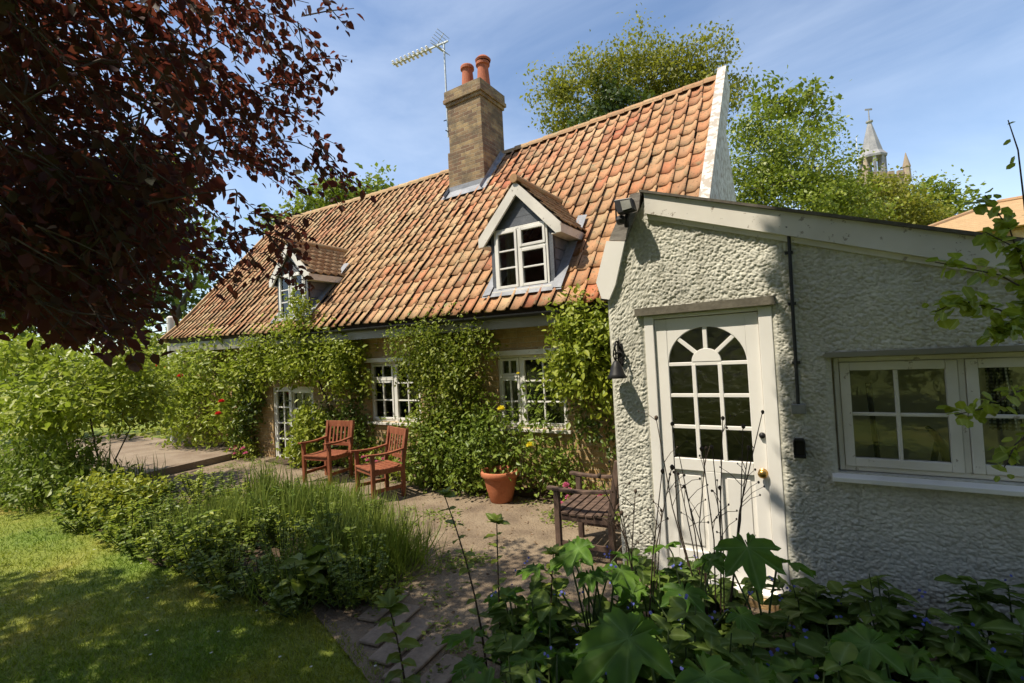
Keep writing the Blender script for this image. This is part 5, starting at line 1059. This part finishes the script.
def weed(x, y, h, label, lean=(0, 0), leaf=.07):
    r = empty('tall_weed', (x, y, .02), label=label, cat='weed', group='slender weeds at the patio edge'); mb = MB(); pts = [np.array((lean[0] * t * t, lean[1] * t * t, h * t)) for t in np.linspace(0, 1, 7)]; mb.tube(pts, list(np.linspace(.007, .003, 7)), 6, cap=False); P = []; D = []
    for i in range(11):
        t = .25 + .75 * i / 10; p = np.array((lean[0] * t * t, lean[1] * t * t, h * t))
        for s in (0, math.pi): a = i * 1.57 + s + rng.normal() * .2; P.append(p); D.append((math.cos(a), math.sin(a), .25))
    P += [pts[-1]] * 8; D += [(math.cos(a), math.sin(a), .9) for a in np.arange(8) * .8]
    leaves('foliage', np.array(P), leaf * (.6 + .6 * rng.random(len(P))), np.array(D), np.column_stack([rng.normal(size=(len(P), 2)) * .2, np.ones(len(P))]), T_BROAD, LEAF['bed'], r, .9); mb.build('stem', M['drystem'], r, smooth=True, fix=False)
weed(-1.62, 2.12, 1.02, 'slender leafy weed stem leaning over the patio', (-.30, .06), .085); weed(-1.58, 2.2, .88, 'slender upright leafy weed with a bud tip', (-.02, .05), .075); weed(-1.35, 2.35, .72, 'short leafy weed beside the lobed leaves', (.05, .0)); weed(-1.85, 1.75, .55, 'low broad weed at the lawn end of the patio', (-.1, .0), .11)
def dry_plant(x, y, h, n, label):
    r = empty('seed_head_stems', (x, y, .02), label=label, cat='plant'); mb = MB(); hs = []
    for i in range(n):
        a = i * 2.4; top = np.array((.34 * math.cos(a) * rng.uniform(.3, 1), .22 * math.sin(a), h * rng.uniform(.72, 1.05))); b0 = np.array((.05 * math.cos(a), .05 * math.sin(a), 0)); mid = b0 + (top - b0) * .55 + np.array((rng.normal() * .04, rng.normal() * .03, .03)); mb.tube([b0, mid, top], [.005, .004, .0025], 5, cap=False)
        for k in range(3):
            q = mid + (top - mid) * rng.random(); e = q + np.array((rng.normal() * .07, rng.normal() * .05, .05 + .07 * rng.random())); mb.tube([q, (q + e) / 2 + np.array((0, 0, .015)), e], [.0025, .002, .0015], 4, cap=False); hs.append((e, .45))
        hs.append((top, .8))
    mb.build('stem', M['drystem'], r, smooth=True, fix=False)
    for e, k in hs:
        kk = k * rng.uniform(.7, 1.2); MB().lathe([(0, -.020 * kk), (.011 * kk, -.01 * kk), (.014 * kk, .004 * kk), (.008 * kk, .014 * kk), (0, .018 * kk)], tuple(e + rng.normal(size=3) * .002), 7).build('seed_head', M['drystem'], r, smooth=True, fix=False)
dry_plant(-.62, 3.1, 1.36, 13, 'dry brown seed head stems in front of the white annexe door'); dry_plant(-.98, 2.75, 1.15, 8, 'thin dark dry stems at the left of the annexe door')
# climber hanging in at the right edge
rc = empty('hanging_vine', (0.97, 3.28, 0), label='dark leafy vine hanging in front of the annexe at the right edge', cat='vine')
rb_ = np.array((0.97, 3.28, 0.0)); mb = MB(); P = []; D = []
for (pts, nl) in [([(1045, 330, 2.3), (1030, 290, 2.25), (1010, 230, 2.2), (985, 195, 2.2)], 90), ([(1045, 300, 2.3), (1000, 275, 2.2), (965, 268, 2.15), (935, 262, 2.15)], 34), ([(1045, 340, 2.3), (1000, 310, 2.2), (960, 300, 2.2), (935, 312, 2.2)], 70), ([(1045, 380, 2.3), (1010, 395, 2.2), (985, 408, 2.2), (955, 415, 2.2)], 44), ([(1045, 420, 2.3), (1015, 445, 2.25), (1003, 470, 2.2)], 30), ([(1045, 250, 2.3), (1025, 210, 2.25), (1018, 150, 2.2), (1008, 120, 2.2)], 7), ([(1045, 300, 2.3), (1020, 325, 2.2), (990, 330, 2.2)], 100), ([(1045, 260, 2.3), (1020, 250, 2.2), (985, 232, 2.2)], 60)]:
    q = [at(*p) - rb_ for p in pts]; q = [q[0]] + q; mb.tube(q, list(np.linspace(.006, .002, len(q))), 5, cap=False)
    for i in range(int(nl * 1.5)):
        t = (.12 + .88 * rng.random()) * (len(q) - 1); j = min(int(t), len(q) - 2); P.append(q[j] + (q[j + 1] - q[j]) * (t - j) + rng.normal(size=3) * .022); D.append(rand_dirs(1)[0] + np.array((-.3, -.2, -.3)))
mb.tube([(0, 0, 0), (.03, 0, .8), (.01, .02, 1.4), at(1045, 330, 2.3) - rb_, at(1045, 240, 2.3) - rb_], [.02, .016, .012, .01, .006], 7, cap=False)
n = len(P); leaves('foliage', np.array(P), .056 * (.5 + .8 * rng.random(n)), np.array(D), np.column_stack([rng.normal(size=(n, 2)) * .5, np.ones(n)]), T_ROUND, LEAF['shrub'], rc); mb.build('stem', M['drystem'], rc, smooth=True, fix=False)
